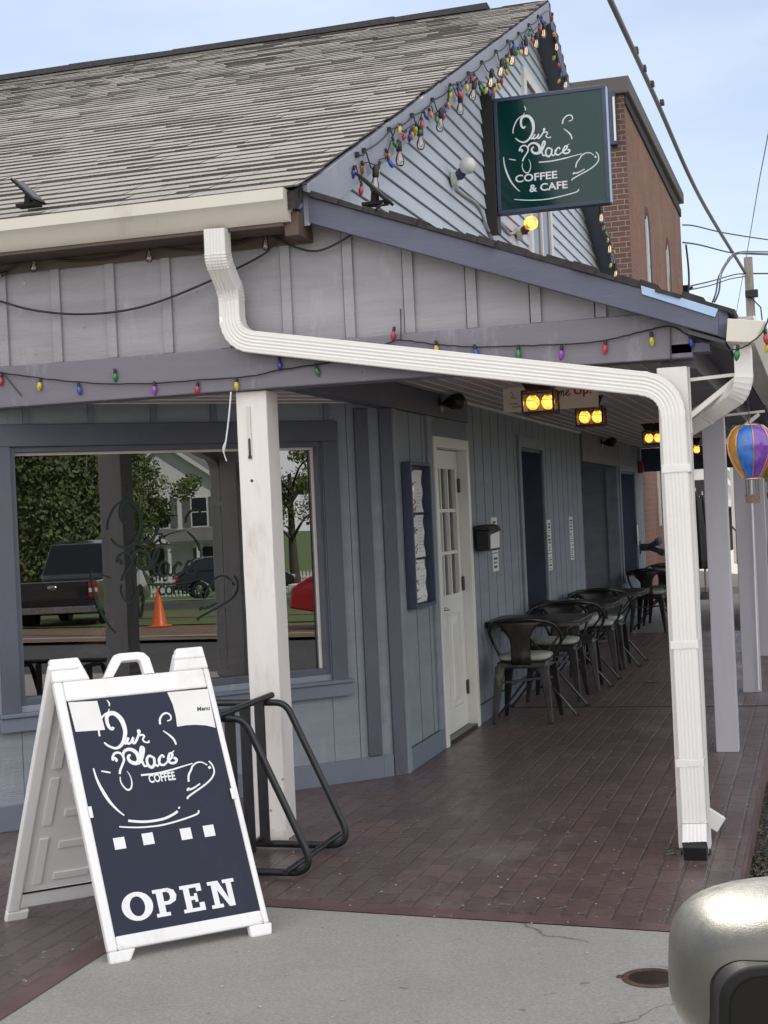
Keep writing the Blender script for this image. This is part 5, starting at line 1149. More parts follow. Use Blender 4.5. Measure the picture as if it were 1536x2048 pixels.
def balloon(c, top, lab, s=1.0, rot=0.0):
    e = empty('balloon_ornament', c, lab, 'hanging ornament', 'hot air balloon ornaments hanging from the porch brackets'); C_ = V(c)
    prof = [(.038,.098),(.06,.094),(.082,.075),(.0985,.042),(.103,.008),(.099,-.03),(.086,-.068),(.066,-.104),(.046,-.134),(.036,-.150)]
    prof = [(r*s, z*s) for r, z in prof]
    for k in range(8):
        a0 = rot+k*math.pi/4
        mb = MB(); mb.lathe([(r*1.0, z) for r, z in prof], 5, M.Translation(C_), a0+.03, a0+math.pi/4-.03); mb.build('panel', GM[GN[k]], e, smooth=80)
    mb = MB()
    for k in range(8):
        a = rot+k*math.pi/4; mb.tube([C_+V((r*1.01*math.cos(a), r*1.01*math.sin(a), z)) for r, z in prof], .003*s, 5)
    for r, z in (prof[0], prof[-1]): mb.tube([C_+V((r*1.05*math.cos(a), r*1.05*math.sin(a), z)) for a in [i*math.pi/12 for i in range(24)]], .004*s, 6, closed=True)
    mb.build('wire_rib', MT['copper'], e, smooth=60)
    mb = MB(); mb.lathe([(.001, -.262*s), (.030*s, -.262*s), (.034*s, -.222*s), (.031*s, -.222*s), (.028*s, -.255*s), (.001, -.255*s)], 16, M.Translation(C_)); mb.build('basket', MT['wicker'], e, smooth=40)
    for k in range(4):
        a = rot+.4+k*math.pi/2; mb = MB(); n = 12
        for i in range(n):
            z = -.150*s-(.075*s)*i/n; p = C_+V((.032*s*math.cos(a), .032*s*math.sin(a), z)); mb.tube([p, p+V((.002*(-1)**i, .002*(-1)**i, -.0058*s))], .0016, 5)
        mb.build('chain', MT['blackmetal'], e)
    mb = MB(); n = 18; tp = V(top); st = C_+V((0, 0, .098*s))
    for i in range(n):
        p, q = st.lerp(tp, i/n), st.lerp(tp, (i+.9)/n); mb.tube([p+V((.0025*(-1)**i, 0, 0)), q], .0026, 5)
    mb.build('hanging_chain', MT['blackmetal'], e)
B1 = at(1492, 752, Y=6.77); PX2 = -.535
bracket((PX2, 6.77, B1.z+.0), B1.x-PX2, .165, 'white triangular bracket holding the nearer balloon, on the downspout post')
bc = at(1496, 893, Y=6.77); balloon((B1.x+.005, 6.77, bc.z), (B1.x, 6.77, B1.z-.005), 'nearer hot air balloon ornament with blue and purple glass panels', .98, R(-170))
B2 = at(1530, 826, Y=9.42); bracket((-.542, 9.42, B2.z), B2.x+.542, .17, 'white triangular bracket on the second porch post, behind the nearer balloon')
bc = at(1541, 915, Y=9.42); balloon((B2.x+.02, 9.42, bc.z), (B2.x, 9.42, B2.z-.005), 'second balloon ornament, cut by the picture edge behind the nearer one', .98, R(20))
mb = MB(); mb.tube(crom([at(1497, 760, Y=12.2), at(1502, 950, Y=12.2), at(1508, 1120, Y=12.2), at(1518, 1380, Y=12.2)], 5), .007, 6); tag(mb.build('dangling_string', MT['signink'], smooth=60), 'thin white cord running down a grey porch post below the balloon', 'string')
mb = MB(); mb.tube(crom([at(462, 784, Y=6.7), at(458, 830, Y=6.69), at(452, 880, Y=6.69), at(447, 905, Y=6.7)], 5), .004, 6); mb.tube(crom([at(452, 882, Y=6.69), at(446, 898, Y=6.68), at(453, 922, Y=6.69)], 4), .003, 6); tag(mb.build('loose_cable', MT['signink'], smooth=60), 'loose white cable end dangling beside the white corner post', 'cable')

# ================================================================== BRICK BUILDING BEHIND
BX, B0, B1_, BT = -2.50, 22.0, 31.3, 7.75
e = empty('brick_building', (BX, B0, 0), 'tall red brick building with two narrow arched windows behind the cafe', 'brick building')
mb = MB(); mb.prism([(BX, B0, 0), (BX, B1_, 0), (BX, B1_, BT+.15), (BX, B0, BT-.0)], (0,0,0), (-12,0,0)); wl = mb.build('brick_wall', MT['brick'], e)
mb = MB(); mb.box(-14.4, BX-.0, B0-.012, B0-.002, 0, BT-.02); mb.build('front_brick_wall', MT['brickdark'], e)
mb = MB(); mb.hexa([(-14.6, B0-.08, BT-.02), (BX+.09, B0-.08, BT-.02), (BX+.09, B1_+.1, BT+.13), (-14.6, B1_+.1, BT+.13), (-14.6, B0-.08, BT+.24), (BX+.09, B0-.08, BT+.24), (BX+.09, B1_+.1, BT+.36), (-14.6, B1_+.1, BT+.36)]); mb.build('parapet_cap', mat('brown_grey_cap', (.10,.09,.09), .7), e, bevel=.02)
mb = MB(); mb.box(BX-.01, BX+.03, B0, B1_, BT-.16, BT-.0); mb.build('cornice_strip', MT['grime'], e)
for y0, y1, zt in ((24.15, 24.95, 6.52), (27.65, 28.55, 6.62)):
    r = (y1-y0)/2; yc = (y0+y1)/2; pts = [(y0, 1.2), (y1, 1.2)]+[(yc+r*math.cos(a), zt-r+r*math.sin(a)) for a in [i*math.pi/10 for i in range(11)]]
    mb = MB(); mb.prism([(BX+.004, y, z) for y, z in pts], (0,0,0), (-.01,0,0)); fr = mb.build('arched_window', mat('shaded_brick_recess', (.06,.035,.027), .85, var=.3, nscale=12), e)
    mb = MB(); inn = [(yc+(y-yc)*.5-.1, z if z < 2 else z-.16) for y, z in pts]; mb.prism([(BX+.005, y, z) for y, z in inn], (0,0,0), (.002,0,0)); mb.build('pane', MT['houseglass'], fr)
    mb = MB(); mb.box(BX+.004, BX+.03, y0-.01, y0+.02, 1.2, zt-r*.7); mb.build('window_edge', MT['boardcream'], fr)
q0, q1 = at(1216, 184, Y=B0-.1), at(1235, 290, Y=B0-.1)
mb = MB(); mb.box(q0.x, q1.x, B0-.16, B0-.013, q1.z, q0.z); mb.build('dark_panel', MT['navy'], e, bevel=.01)
mb = MB(); mb.box(q1.x-.035, q1.x-.005, B0-.175, B0-.161, q1.z+.05, q0.z-.1); mb.build('white_edge', MT['signink'], e)
for z in (6.05, 4.95):
    mb = MB(); mb.box(BX+.0, BX+.12, B1_-.12, B1_-.02, z-.08, z+.08); mb.tube([(BX+.12, B1_-.07, z), (BX+.2, B1_-.07, z+.04)], .03, 8); mb.build('service_bracket', MT['trimblack'], e)

# ================================================================== UTILITY POLE AND CABLES
PYY = 40.0; pt = at(1496, 515, Y=PYY); pbx = at(1503, 640, Y=PYY).x
e = empty('utility_pole', (pbx-.02, PYY, 0), 'weathered wooden utility pole rising beyond the right-hand gutter', 'utility pole')
mb = MB(); mb.tube([(pbx+.05, PYY, -.3), (pbx, PYY, 5), (pt.x, PYY, pt.z)], [.16, .125, .115], 14); mb.build('pole', MT['wood'], e, smooth=60)
q = at(1503, 585, Y=PYY-.15); mb = MB(); mb.box(q.x-.16, q.x+.17, PYY-.3, PYY-.12, q.z-.14, q.z+.06); mb.build('line_box', MT['black'], e, bevel=.02)
mb = MB(); mb.tube([(q.x-.05, PYY-.2, q.z-.1), (q.x+.22, PYY-.2, q.z-.42), (q.x+.25, PYY-.2, q.z-.9), (q.x+.3, PYY-.2, 4)], .02, 6); mb.build('drop_wire', MT['rubber'], e)
def cable(name, pts, r, lab, m=None):
    mb = MB(); mb.tube(crom(pts, 8), r, 8); return tag(mb.build(name, m or MT['rubber'], smooth=60), lab, 'cable')
pA = at(1490, 545, Y=PYY-.2)
cb = cable('overhead_cable', [pA, at(1400, 395, Y=32), at(1310, 195, Y=25), at(1225, 10, Y=19.5), at(1190, -70, Y=17.5), at(1120, -260, Y=14), at(1120, -260, Y=14)+(at(1120, -260, Y=14)-at(1190, -70, Y=17.5))*6], .042, 'thick overhead cable slanting down to the utility pole', mat('grey_cable_sheath', (.17,.165,.18), .6))
mb = MB()
for u, v, Y in ((1268,108,22.2),(1284,144,23.2),(1300,175,24.2),(1320,212,25.5)): p = at(u+4, v-6, Y=Y); mb.box(p.x-.03, p.x+.035, p.y-.08, p.y+.08, p.z-.03, p.z+.045)
mb.build('lashing_clamp', MT['rubber'], cb)
for pts, r, lab in (
  ([at(1366, 450, Y=31.2), at(1390, 452, Y=32.5), at(1450, 466, Y=36), at(1540, 480, Y=40), at(1620, 490, Y=44)], .016, 'thin service cable from the top of the brick corner, upper of two'),
  ([at(1366, 485, Y=31.2), at(1400, 490, Y=33), at(1460, 505, Y=37), at(1500, 508, Y=40), at(1620, 512, Y=44)], .018, 'thin service cable from the brick corner, lower of the two'),
  ([at(1366, 575, Y=31.2), at(1420, 563, Y=34), at(1470, 549, Y=38), at(1490, 548, Y=39.8)], .016, 'thin cable running from low on the brick corner to the pole'),
  ([at(1366, 582, Y=31.2), at(1420, 571, Y=34), at(1460, 558, Y=38), at(1490, 553, Y=39.8)], .014, 'lowest thin cable between the brick corner and the pole'),
  ([at(1425, 604, Y=20), at(1432, 585, Y=20.4), at(1440, 545, Y=22), at(1462, 512, Y=25), at(1480, 504, Y=28), at(1510, 503, Y=33), at(1600, 504, Y=40)], .012, 'curved service drop rising from the porch roof, left strand'),
  ([at(1429, 604, Y=20.2), at(1438, 583, Y=20.6), at(1444, 545, Y=22.2), at(1465, 514, Y=25.2), at(1482, 507, Y=28.2), at(1512, 506, Y=33.2), at(1600, 508, Y=40.2)], .012, 'curved service drop rising from the porch roof, right strand'),
  ([at(1372, 490, Y=31), at(1376, 525, Y=30.5), at(1378, 560, Y=30), at(1376, 592, Y=29.5)], .02, 'short cable hanging down beside the brick corner'),
  ([at(1500, 547, Y=39.9), at(1540, 547, Y=41), at(1620, 546, Y=44)], .02, 'short cable leaving the pole towards the right picture edge')): cable('service_cable', pts, r, lab)
cable('power_line', [at(1536, 270, Y=60)+(at(1536, 270, Y=60)-at(1517, 370, Y=70))*5, at(1536, 270, Y=60), at(1517, 370, Y=70), at(1495, 500, Y=90), at(1470, 640, Y=130)], .022, 'faint far power line crossing the sky at the right edge')

# ================================================================== YARD BEYOND THE PORCH
def gabled(name, x0, x1, y0, y1, h, rise, lab, cat, mw, over=.25):
    e = empty(name, ((x0+x1)/2, y0, 0), lab, cat); xc = (x0+x1)/2
    mb = MB(); mb.prism([(x0, y0, -.3), (x1, y0, -.3), (x1, y0, h), (xc, y0, h+rise), (x0, y0, h)], (0,0,0), (0,y1-y0,0)); mb.build('wall', mw, e)
    k = rise/((x1-x0)/2)
    for s, xa in ((-1, x0), (1, x1)):
        xo = xa+s*over; zo = h-k*over; mb = MB(); mb.prism([(xc, y0-over, h+rise+.03), (xo, y0-over, zo+.03), (xo, y0-over, zo+.15), (xc, y0-over, h+rise+.17)], (0,0,0), (0,y1-y0+2*over,0)); mb.build('roof', MT['houseroof'], e)
        mb = MB(); mb.prism([(xc, y0-over-.03, h+rise+.0), (xo, y0-over-.03, zo+.0), (xo, y0-over-.03, zo+.16), (xc, y0-over-.03, h+rise+.18)], (0,0,0), (0,.028,0)); mb.build('rake_board', MT['housewhite'], e)
    return e, xc
q = at(1410, 925, Y=60)
hx = at(1378, 1000, Y=46).x
e, xc = gabled('far_house', at(1345, 990, Y=46).x, at(1470, 990, Y=46).x, 46, 52, at(1400, 985, Y=46).z, 1.15, 'distant white gabled house seen between two porch posts', 'house', MT['housewhite'])
mb = MB(); z = at(1400, 1002, Y=45.9).z; mb.box(xc-1.2, xc+1.2, 44.8, 46, z-.2, z); mb.build('porch_roof', MT['housewhite'], e)
mb = MB(); mb.box(xc-.25, xc+.25, 45.95, 46, z+.15, z+.65); mb.build('gable_window', MT['houseglass'], e)
mb = MB(); mb.box(xc-1.2, xc+1.2, 45.9, 45.99, -.2, z-.25); mb.build('doorway', MT['houseglass'], e)
def umbrella(u, v0, v1, Y, lab):
    p = at(u, v1, Y=Y); top = at(u, v0, Y=Y)
    e = empty('closed_parasol', (p.x, Y, 0), lab, 'parasol', 'closed black parasols in the yard'); h = top.z
    mb = MB(); mb.tube([(p.x, Y, 0), (p.x, Y, h+.08)], .022, 8); mb.build('pole', MT['steel'], e)
    mb = MB(); n = 16; pr = [(.02, h+.02), (.07, h-.12), (.11, h-.6), (.15, h-1.2), (.17, .62), (.13, .5)]
    vs = [(p.x+r*(1+.35*(k % 2))*math.cos(2*math.pi*k/n), Y+r*(1+.35*(k % 2))*math.sin(2*math.pi*k/n), z) for r, z in pr for k in range(n)]
    mb.add(vs, [(i*n+k, i*n+(k+1) % n, (i+1)*n+(k+1) % n, (i+1)*n+k) for i in range(len(pr)-1) for k in range(n)]); mb.build('canopy', MT['black'], e, smooth=30)
    mb = MB(); mb.lathe([(.001, .07), (.10, .07), (.24, .03), (.25, 0)], 18, M.Translation((p.x, Y, 0))); mb.build('base', MT['black'], e, smooth=40)
umbrella(1397, 985, 1150, 24.0, 'closed black parasol standing in the yard between the porch posts, left one'); umbrella(1411, 992, 1150, 24.6, 'closed black parasol standing in the yard, right one half behind a post')
e = empty('pale_outbuilding', (at(1468, 1000, Y=34).x, 34, 0), 'pale rendered wall with a handrail seen through the porch posts', 'outbuilding')
x0 = at(1462, 1000, Y=34).x; mb = MB(); mb.box(x0, x0+1.4, 34, 38, -.2, at(1465, 925, Y=34).z); mb.build('wall', MT['pale'], e)
mb = MB(); a, b = at(1461, 1050, Y=33.8), at(1473, 1063, Y=33.8); mb.tube([a, b, V((b.x, b.y, 0))], .025, 6); mb.build('handrail', MT['blackmetal'], e)
mb = MB(); mb.box(x0-.1, x0+1.5, 33.9, 38.1, at(1465, 925, Y=34).z, at(1465, 925, Y=34).z+.12); mb.build('eave', MT['houseroof'], e)
# parked dark car on the road past the posts (only its corner shows)
def car(loc, rz, paint, lab, length=4.6, pick=False, body=1.0):
    e = empty('pickup_truck' if pick else 'parked_car', loc, lab, 'pickup truck' if pick else 'car', None, rz); L2 = length/2
    if pick: side = [(-L2,.5),(-L2,1.05),(-.3,1.07),(-.25,1.12),(-.05,1.75),(.25,1.82),(1.1,1.80),(1.75,1.18),(L2-.1,1.08),(L2,.9),(L2,.45)]
    else: side = [(-L2,.45),(-L2,.8),(-L2+.12,1.02),(-L2+.3,1.08),(-L2+.75,1.52),(-L2+1.2,1.63),(.4,1.62),(1.15,1.10),(L2-.35,.92),(L2-.05,.75),(L2,.42)]
    low_ = [(L2,.42),(1.85,.34),(1.8,.52),(1.62,.70),(1.38,.76),(1.14,.70),(.96,.52),(.92,.30),(-.92,.30),(-.96,.52),(-1.14,.70),(-1.38,.76),(-1.62,.70),(-1.8,.52),(-1.85,.34)]
    poly = side+low_[1:]
    mb = MB(); K = 6; ws = [-.9, -.86, -.5, .5, .86, .9]
    def W_(w, z): return w*(1-.0*z) if z < 1.0 else w*(1-.22*(z-1.0)/.7)
    vs = []
    for j, w in enumerate((-.90, .90)): vs += [(x, W_(w, z), z) for x, z in poly]
    n = len(poly); mb.add(vs, [(i, (i+1) % n, n+(i+1) % n, n+i) for i in range(n)]+[tuple(reversed(range(n))), tuple(range(n, 2*n))]); mb.build('body', paint, e, bevel=.03, local=True)
    for sy in (-1, 1):
        mb = MB(); xs_ = ((-.0, 1.2), (.28, 1.72), (1.0, 1.70), (1.5, 1.2)) if pick else ((-L2+.5, 1.14), (-L2+.95, 1.52), (.3, 1.53), (.95, 1.12))
        mb.prism([(x, sy*(W_(.905, z)), z) for x, z in xs_], (0,0,0), (0,sy*.006,0)); mb.build('side_glass', MT['houseglass'], e, local=True)
    mb = MB()
    for sx in (-1.38, 1.38):
        for sy in (-1, 1):
            T = M.Translation((sx, sy*.80, .36)) @ M.Rotation(R(90), 4, 'X')
            mb = MB(); mb.lathe([(.22,-.11),(.33,-.11),(.36,-.08),(.36,.08),(.33,.11),(.22,.11)], 26, T); w_ = mb.build('wheel', MT['black'], e, smooth=40, local=True)
            mb = MB(); mb.lathe([(.001,.09),(.04,.09),(.05,.07),(.001,.065)], 12, M.Translation((sx, sy*.80, .36)) @ M.Rotation(R(90*-sy), 4, 'X'))
            for k in range(10):
                a = 2*math.pi*k/10; mb.bar((sx+.04*math.cos(a), sy*.885, .36+.04*math.sin(a)), (sx+.235*math.cos(a+(.12 if k % 2 else -.12)), sy*.895, .36+.235*math.sin(a+(.12 if k % 2 else -.12))), .035, .02, up=(0,1,0))
            mb.tube([(sx+.235*math.cos(a), sy*.89, .36+.235*math.sin(a)) for a in [i*math.pi/14 for i in range(28)]], .014, 6, closed=True); mb.build('rim', MT['steel'], w_, local=True)
    for sy in (-1, 1):
        mb = MB(); mb.box(-L2-.012, -L2+.05, sy*.90-sy*.18, sy*.905, .72, 1.02) if pick else mb.box(-L2-.01, -L2+.1, sy*.88-sy*.25, sy*.905, .78, .95); t_ = mb.build('tail_light', MT['taillight'], e, bevel=.01, local=True)
        if pick: mb = MB(); mb.box(-L2-.016, -L2-.012, sy*.90-sy*.17, sy*.90, .82, .90); mb.build('reverse_light', MT['signink'], t_, local=True)
        mb = MB(); mb.box(L2-.12, L2+.008, sy*.86-sy*.35, sy*.86, .68, .80); mb.build('headlight', MT['pale'], e, bevel=.01, local=True)
    if pick:
        mb = MB(); mb.box(-L2-.02, -L2-.002, -.70, .70, .58, 1.04); tg = mb.build('tailgate', paint, e, bevel=.008, local=True)
        mb = MB(); mb.lathe([(.001,.03),(.05,.028),(.075,.0)], 18, M.Translation((-L2-.02, 0, .93)) @ M.Rotation(R(-90), 4, 'Y') @ M.Diagonal((.7, 1.3, 1, 1))); mb.build('handle', MT['steel'], tg, smooth=60, local=True)
    mb = MB(); mb.box(-L2-.10, -L2+.1, -.86, .86, .42, .56); mb.build('bumper', MT['steel'] if pick else MT['trimblack'], e, bevel=.02, local=True)
    return e
car((.33, 19.6, -.12), R(90), MT['carpaint'], 'dark car parked along the kerb, a sliver at the right picture edge')

# ================================================================== FOREGROUND: DOOR MIRROR, DRAIN COVER, LITTER
MD = 1.05; mc = CAM+ray(1690, 1940).normalized()*MD
MR_, MU = rt_ = (ray(769, 1024)-ray(768, 1024)).normalized(), (ray(768, 1023)-ray(768, 1024)).normalized(); MF = ray(768, 1024).normalized()
e = empty('own_car_door', (mc.x, mc.y+.0, mc.z), 'champagne silver car door mirror in the near right corner', 'car')
def sq(c, s, p): return math.copysign(abs(c)**p, c)*s
mb = MB(); n, m_ = 40, 28; vs = []
for j in range(m_+1):
    ph = -math.pi/2+math.pi*j/m_
    for i in range(n):
        th = 2*math.pi*i/n; ex = sq(math.cos(ph), 1, .62)*sq(math.cos(th), .1085, .45); ez = sq(math.cos(ph), 1, .62)*sq(math.sin(th), .0515, .60); ey = sq(math.sin(ph), .075, .85)
        vs.append(mc+MR_*ex+MU*(ez+.0*ey)+MF*(ey+.03)+MU*(.012*(ex/.13)))
mb.add(vs, [(j*n+i, j*n+(i+1) % n, (j+1)*n+(i+1) % n, (j+1)*n+i) for j in range(m_) for i in range(n)]); mb.build('mirror_housing', MT['silver'], e, smooth=80)
def rrect(hw, hh, r, cx=0, cz=0, k=14):
    return [(cx+sx*(hw-r)+r*math.cos(R(a0+90*i/k)), cz+sz*(hh-r)+r*math.sin(R(a0+90*i/k))) for sx, sz, a0 in ((1,1,0),(-1,1,90),(-1,-1,180),(1,-1,270)) for i in range(k+1)]
fr = [mc+MR_*x+MU*(z+.012*(x/.13))+MF*-.050 for x, z in rrect(.1015, .036, .020, .008, -.0125)]
mb = MB(); mb.prism(fr, (0,0,0), tuple(MF*.06)); bz = mb.build('mirror_bezel', MT['trimblack'], e, smooth=40, bevel=.005)
fr = [mc+MR_*x+MU*(z+.012*(x/.13))+MF*-.0512 for x, z in rrect(.0955, .030, .016, .008, -.0125)]
mb = MB(); mb.prism(fr, (0,0,0), tuple(MF*.001)); mb.build('mirror_glass', MT['darkglass'], e)
mb = MB(); a = mc+MR_*.08-MU*.06+MF*.03; mb.taper(a, a+V((.05, -.24, -.10)), .07, .05, .10, .07); mb.build('mirror_arm', MT['trimblack'], e, bevel=.01)
mb = MB(); mb.prism([(-.7, .80, .35), (1.2, .80, .35), (1.25, .80, 1.02), (1.0, .80, 1.12), (-.7, .80, 1.10)], (0,0,0), (0,-.09,0)); mb.build('door_panel', MT['silver'], e, bevel=.02)

dc_ = at(1297, 1957, Z=.003)
e = empty('drain_cover', (dc_.x, dc_.y, .003), 'small round iron drain cover set in the concrete', 'drain cover')
mb = MB(); T = M.Translation((dc_.x+.01, dc_.y, .003)); mb.lathe([(.098, .0005), (.098, .005), (.078, .005), (.078, .001)], 32, T); mb.build('ring', MT['rust'], e)
mb = MB(); mb.lathe([(.001, .002), (.0765, .002)], 32, T); mb.build('lid', MT['bronze'], e)
mb = MB()
for s in (-1, 1): mb.lathe([(.001,.005),(.012,.005),(.014,.0)], 10, M.Translation((dc_.x+.01+s*.104, dc_.y, .003)))
mb.build('lug', MT['rust'], e)
lf = at(1305, 1365, Z=0)
mb = MB(); pts = [(-.06,0),(-.03,.02),(0,.012),(.03,.03),(.05,.01),(.08,.012),(.05,-.012),(.02,-.02),(-.02,-.015)]; mb.add([(lf.x+x, lf.y+y*2, .006+abs(x)*.25) for x, y in pts]+[(lf.x, lf.y, .004)], [(i, (i+1) % 9, 9) for i in range(9)]); tag(mb.build('dead_leaf', MT['wicker']), 'single curled dead leaf lying on the brick walkway', 'leaf')
# grit and petals scattered over the paving
mb = MB()
for i in range(420):
    y = random.uniform(4.3, 9.5); x = random.uniform(-3.4, -.42); s = random.choice((.002, .003, .003, .005, .007)); a = random.random()*6.3; z = .0075 if y < 5.75 else .002
    mb.add([(x+s*math.cos(a), y+s*math.sin(a), z+.002), (x+s*1.4*math.cos(a+1.8), y+s*1.4*math.sin(a+1.8), z), (x+s*math.cos(a+3.3), y+s*math.sin(a+3.3), z+.001), (x+s*.8*math.cos(a+4.8), y+s*.8*math.sin(a+4.8), z)], [(0,1,2,3)])
tag(mb.build('grit', [mat('pale_grit', (.42,.40,.37), .8, var=.3, nscale=20)]), kind='stuff')
mb = MB()
for i in range(1500):
    y = random.choice((random.uniform(5.5, 9), random.uniform(6.3, 7.1))); x = KX+.02+abs(random.gauss(0, .10)); s = random.uniform(.006, .022); a = random.random()*6.3; z = -.118+random.random()*.02
    mb.add([(x+s*math.cos(a), y+s*math.sin(a), z+.004), (x+s*.6*math.cos(a+1.6), y+s*.6*math.sin(a+1.6), z+.01), (x+s*math.cos(a+3.1), y+s*math.sin(a+3.1), z), (x+s*.5*math.cos(a+4.7), y+s*.5*math.sin(a+4.7), z+.006)], [(0,1,2,3)])
tag(mb.build('leaf_litter', [leafmat('brown_leaf_litter', (.07,.06,.035))]), kind='stuff')
# ================================================================== ACROSS THE STREET (seen mirrored in the shop window)
def strip(name, x0, x1, m, dz): sheet(name, x0, x1, -70, 70, dz, m, terrain, 4, 2)
strip('far_kerb', 8.4, 8.75, MT['concrete'], .10); strip('dirt_verge', 8.75, 14.2, MT['dirt'], .03); strip('grass_verge', 14.2, 18.0, MT['grass'], .05); strip('far_pavement', 18.0, 20.2, MT['dirt'], .06); strip('lawn', 20.2, 24.5, MT['grass'], .05); strip('side_street', 24.5, 35.0, MT['asphalt'], .02); strip('far_path', 35.0, 36.6, MT['concrete'], .10)
MN = V((1, -1, 0)).normalized(); MP = V((WX, 8.545, 0))-MN*.075
def refl(u, v, D):      # where the ray through a pixel goes after bouncing off the shop window
    r = ray(u, v); r = r/math.hypot(r.x, r.y); t = (MP-CAM).dot(MN)/r.dot(MN); r2 = r-MN*2*r.dot(MN)
    return CAM+r*t+r2*(D-t)
def aim(u, D):          # heading of the mirrored ray at that place
    a, b = refl(u, 1200, D), refl(u, 1200, D+1); return math.atan2(b.y-a.y, b.x-a.x)
def cone(x, y):
    z = terrain(x)+.04
    e = empty('traffic_cone', (x, y, z), 'orange traffic cone mirrored in the shop window', 'traffic cone')
    mb = MB(); mb.lathe([(.145, .02), (.135, .03), (.026, .70), (.022, .71), (.016, .70)], 24, M.Translation((x, y, z))); mb.build('cone_body', MT['cone'], e, smooth=40)
    mb = MB(); mb.box(x-.18, x+.18, y-.18, y+.18, z, z+.022); mb.build('cone_base', MT['cone'], e, bevel=.01)
cone(13.66, -.72)
def leafcloud(mb, c, r, n, s):
    for i in range(n):
        d = V((random.gauss(0, 1), random.gauss(0, 1), random.gauss(0, 1))).normalized()*random.random()**.45
        p = V(c)+V((d.x*r[0], d.y*r[1], d.z*r[2])); a = V((random.gauss(0,1), random.gauss(0,1), random.gauss(0,1))).normalized(); b = a.cross(V((random.gauss(0,1), random.gauss(0,1), random.gauss(0,1)))).normalized()
        q = s*random.uniform(.6, 1.4); mb.add([p-a*q-b*q*.5, p+a*q-b*q*.5, p+a*q+b*q*.5, p-a*q+b*q*.5], [(0,1,2,3)])
def broad_tree(x, y, h, R_, lab, m, dens=1.0, cl=26, bare=.25):
    z = terrain(x) if x > 0 else 0
    e = empty('tree', (x, y, z), lab, 'tree', 'trees across the street')
    mb = MB(); base = V((x, y, z)); top = base+V((random.uniform(-.4,.4), random.uniform(-.4,.4), h*.62)); mb.tube(crom([base, base.lerp(top, .4)+V((.12, -.1, 0)), top], 5), [.26-.018*i for i in range(11)], 9)
    tips = []
    for i in range(11):
        s = base.lerp(top, random.uniform(.38, .95)); a = random.random()*6.28; l = R_*random.uniform(.55, 1.0); t_ = s+V((math.cos(a)*l, math.sin(a)*l, random.uniform(.15, .7)*l)); mid = s.lerp(t_, .5)+V((0, 0, .15*l))
        mb.tube(crom([s, mid, t_], 4), [.075, .066, .058, .05, .042, .034, .026, .02, .012], 6); tips += [t_, mid]
    mb.build('trunk', MT['bark'], e, smooth=60)
    mb = MB()
    for i in range(cl):
        c = random.choice(tips)+V((random.gauss(0, .5), random.gauss(0, .5), random.gauss(.3, .5))) if random.random() > .35 else base+V((random.gauss(0, R_*.45), random.gauss(0, R_*.45), h*random.uniform(.4, 1.0)))
        r = random.uniform(.5, 1.15)*R_*.33; leafcloud(mb, c, (r, r, r*.75), int(420*dens), .048)
    mb.build('crown', m, e, smooth='raw')
def conifer(x, y, h, R_, lab, z=None, n=30, q=14, grp='trees across the street'):
    z = terrain(x) if z is None else z
    e = empty('evergreen_tree', (x, y, z), lab, 'tree', grp)
    mb = MB(); mb.tube([(x, y, z), (x, y, z+h*.97)], [.02*h+.05, .02], 9); mb.build('trunk', MT['bark'], e, smooth=60)
    mb = MB()
    for k in range(n):
        f = k/(n-1); zz_ = z+h*(.14+.86*f); rr = R_*(1-f)**.8+.12
        for j in range(q):
            a = j*2*math.pi/q+k*1.1+random.uniform(-.25, .25); l = rr*random.uniform(.65, 1.1); d = V((math.cos(a), math.sin(a), -.22))
            leafcloud(mb, V((x, y, zz_))+d*l*.62, (l*.36+.05, l*.36+.05, .20+.14*rr), 34, .05+.002*h)
    mb.build('crown', MT['needle'], e, smooth='raw')
for u, D, h, r_, lb in ((45, 44, 9.5, 3.0, 'tall dense evergreen mirrored at the upper left of the shop window'), (118, 47, 10.5, 3.0, 'second dense evergreen mirrored left of the white house'), (0, 55, 11, 3.5, 'evergreen mirrored at the far left edge of the window'), (205, 52, 9.0, 2.6, 'evergreen mirrored between the two dark posts')):
    q = refl(u, 1100, D); conifer(q.x, q.y, h, r_, lb)
for u, D, h, r_, cl_, lb in ((272, 56, 6.6, 2.0, 26, 'loose-crowned tree mirrored in front of the white house'), (90, 58, 5.2, 2.6, 20, 'low pale blossoming tree mirrored beside the dark post'), (225, 49, 6.0, 1.7, 16, 'slim young tree mirrored just left of the white house'), (590, 60, 8, 2.6, 22, 'rounded street tree mirrored right of the white corner post')):
    q = refl(u, 1100, D); broad_tree(q.x, q.y, h, r_, lb, MT['leaf'], 1.0, cl_)
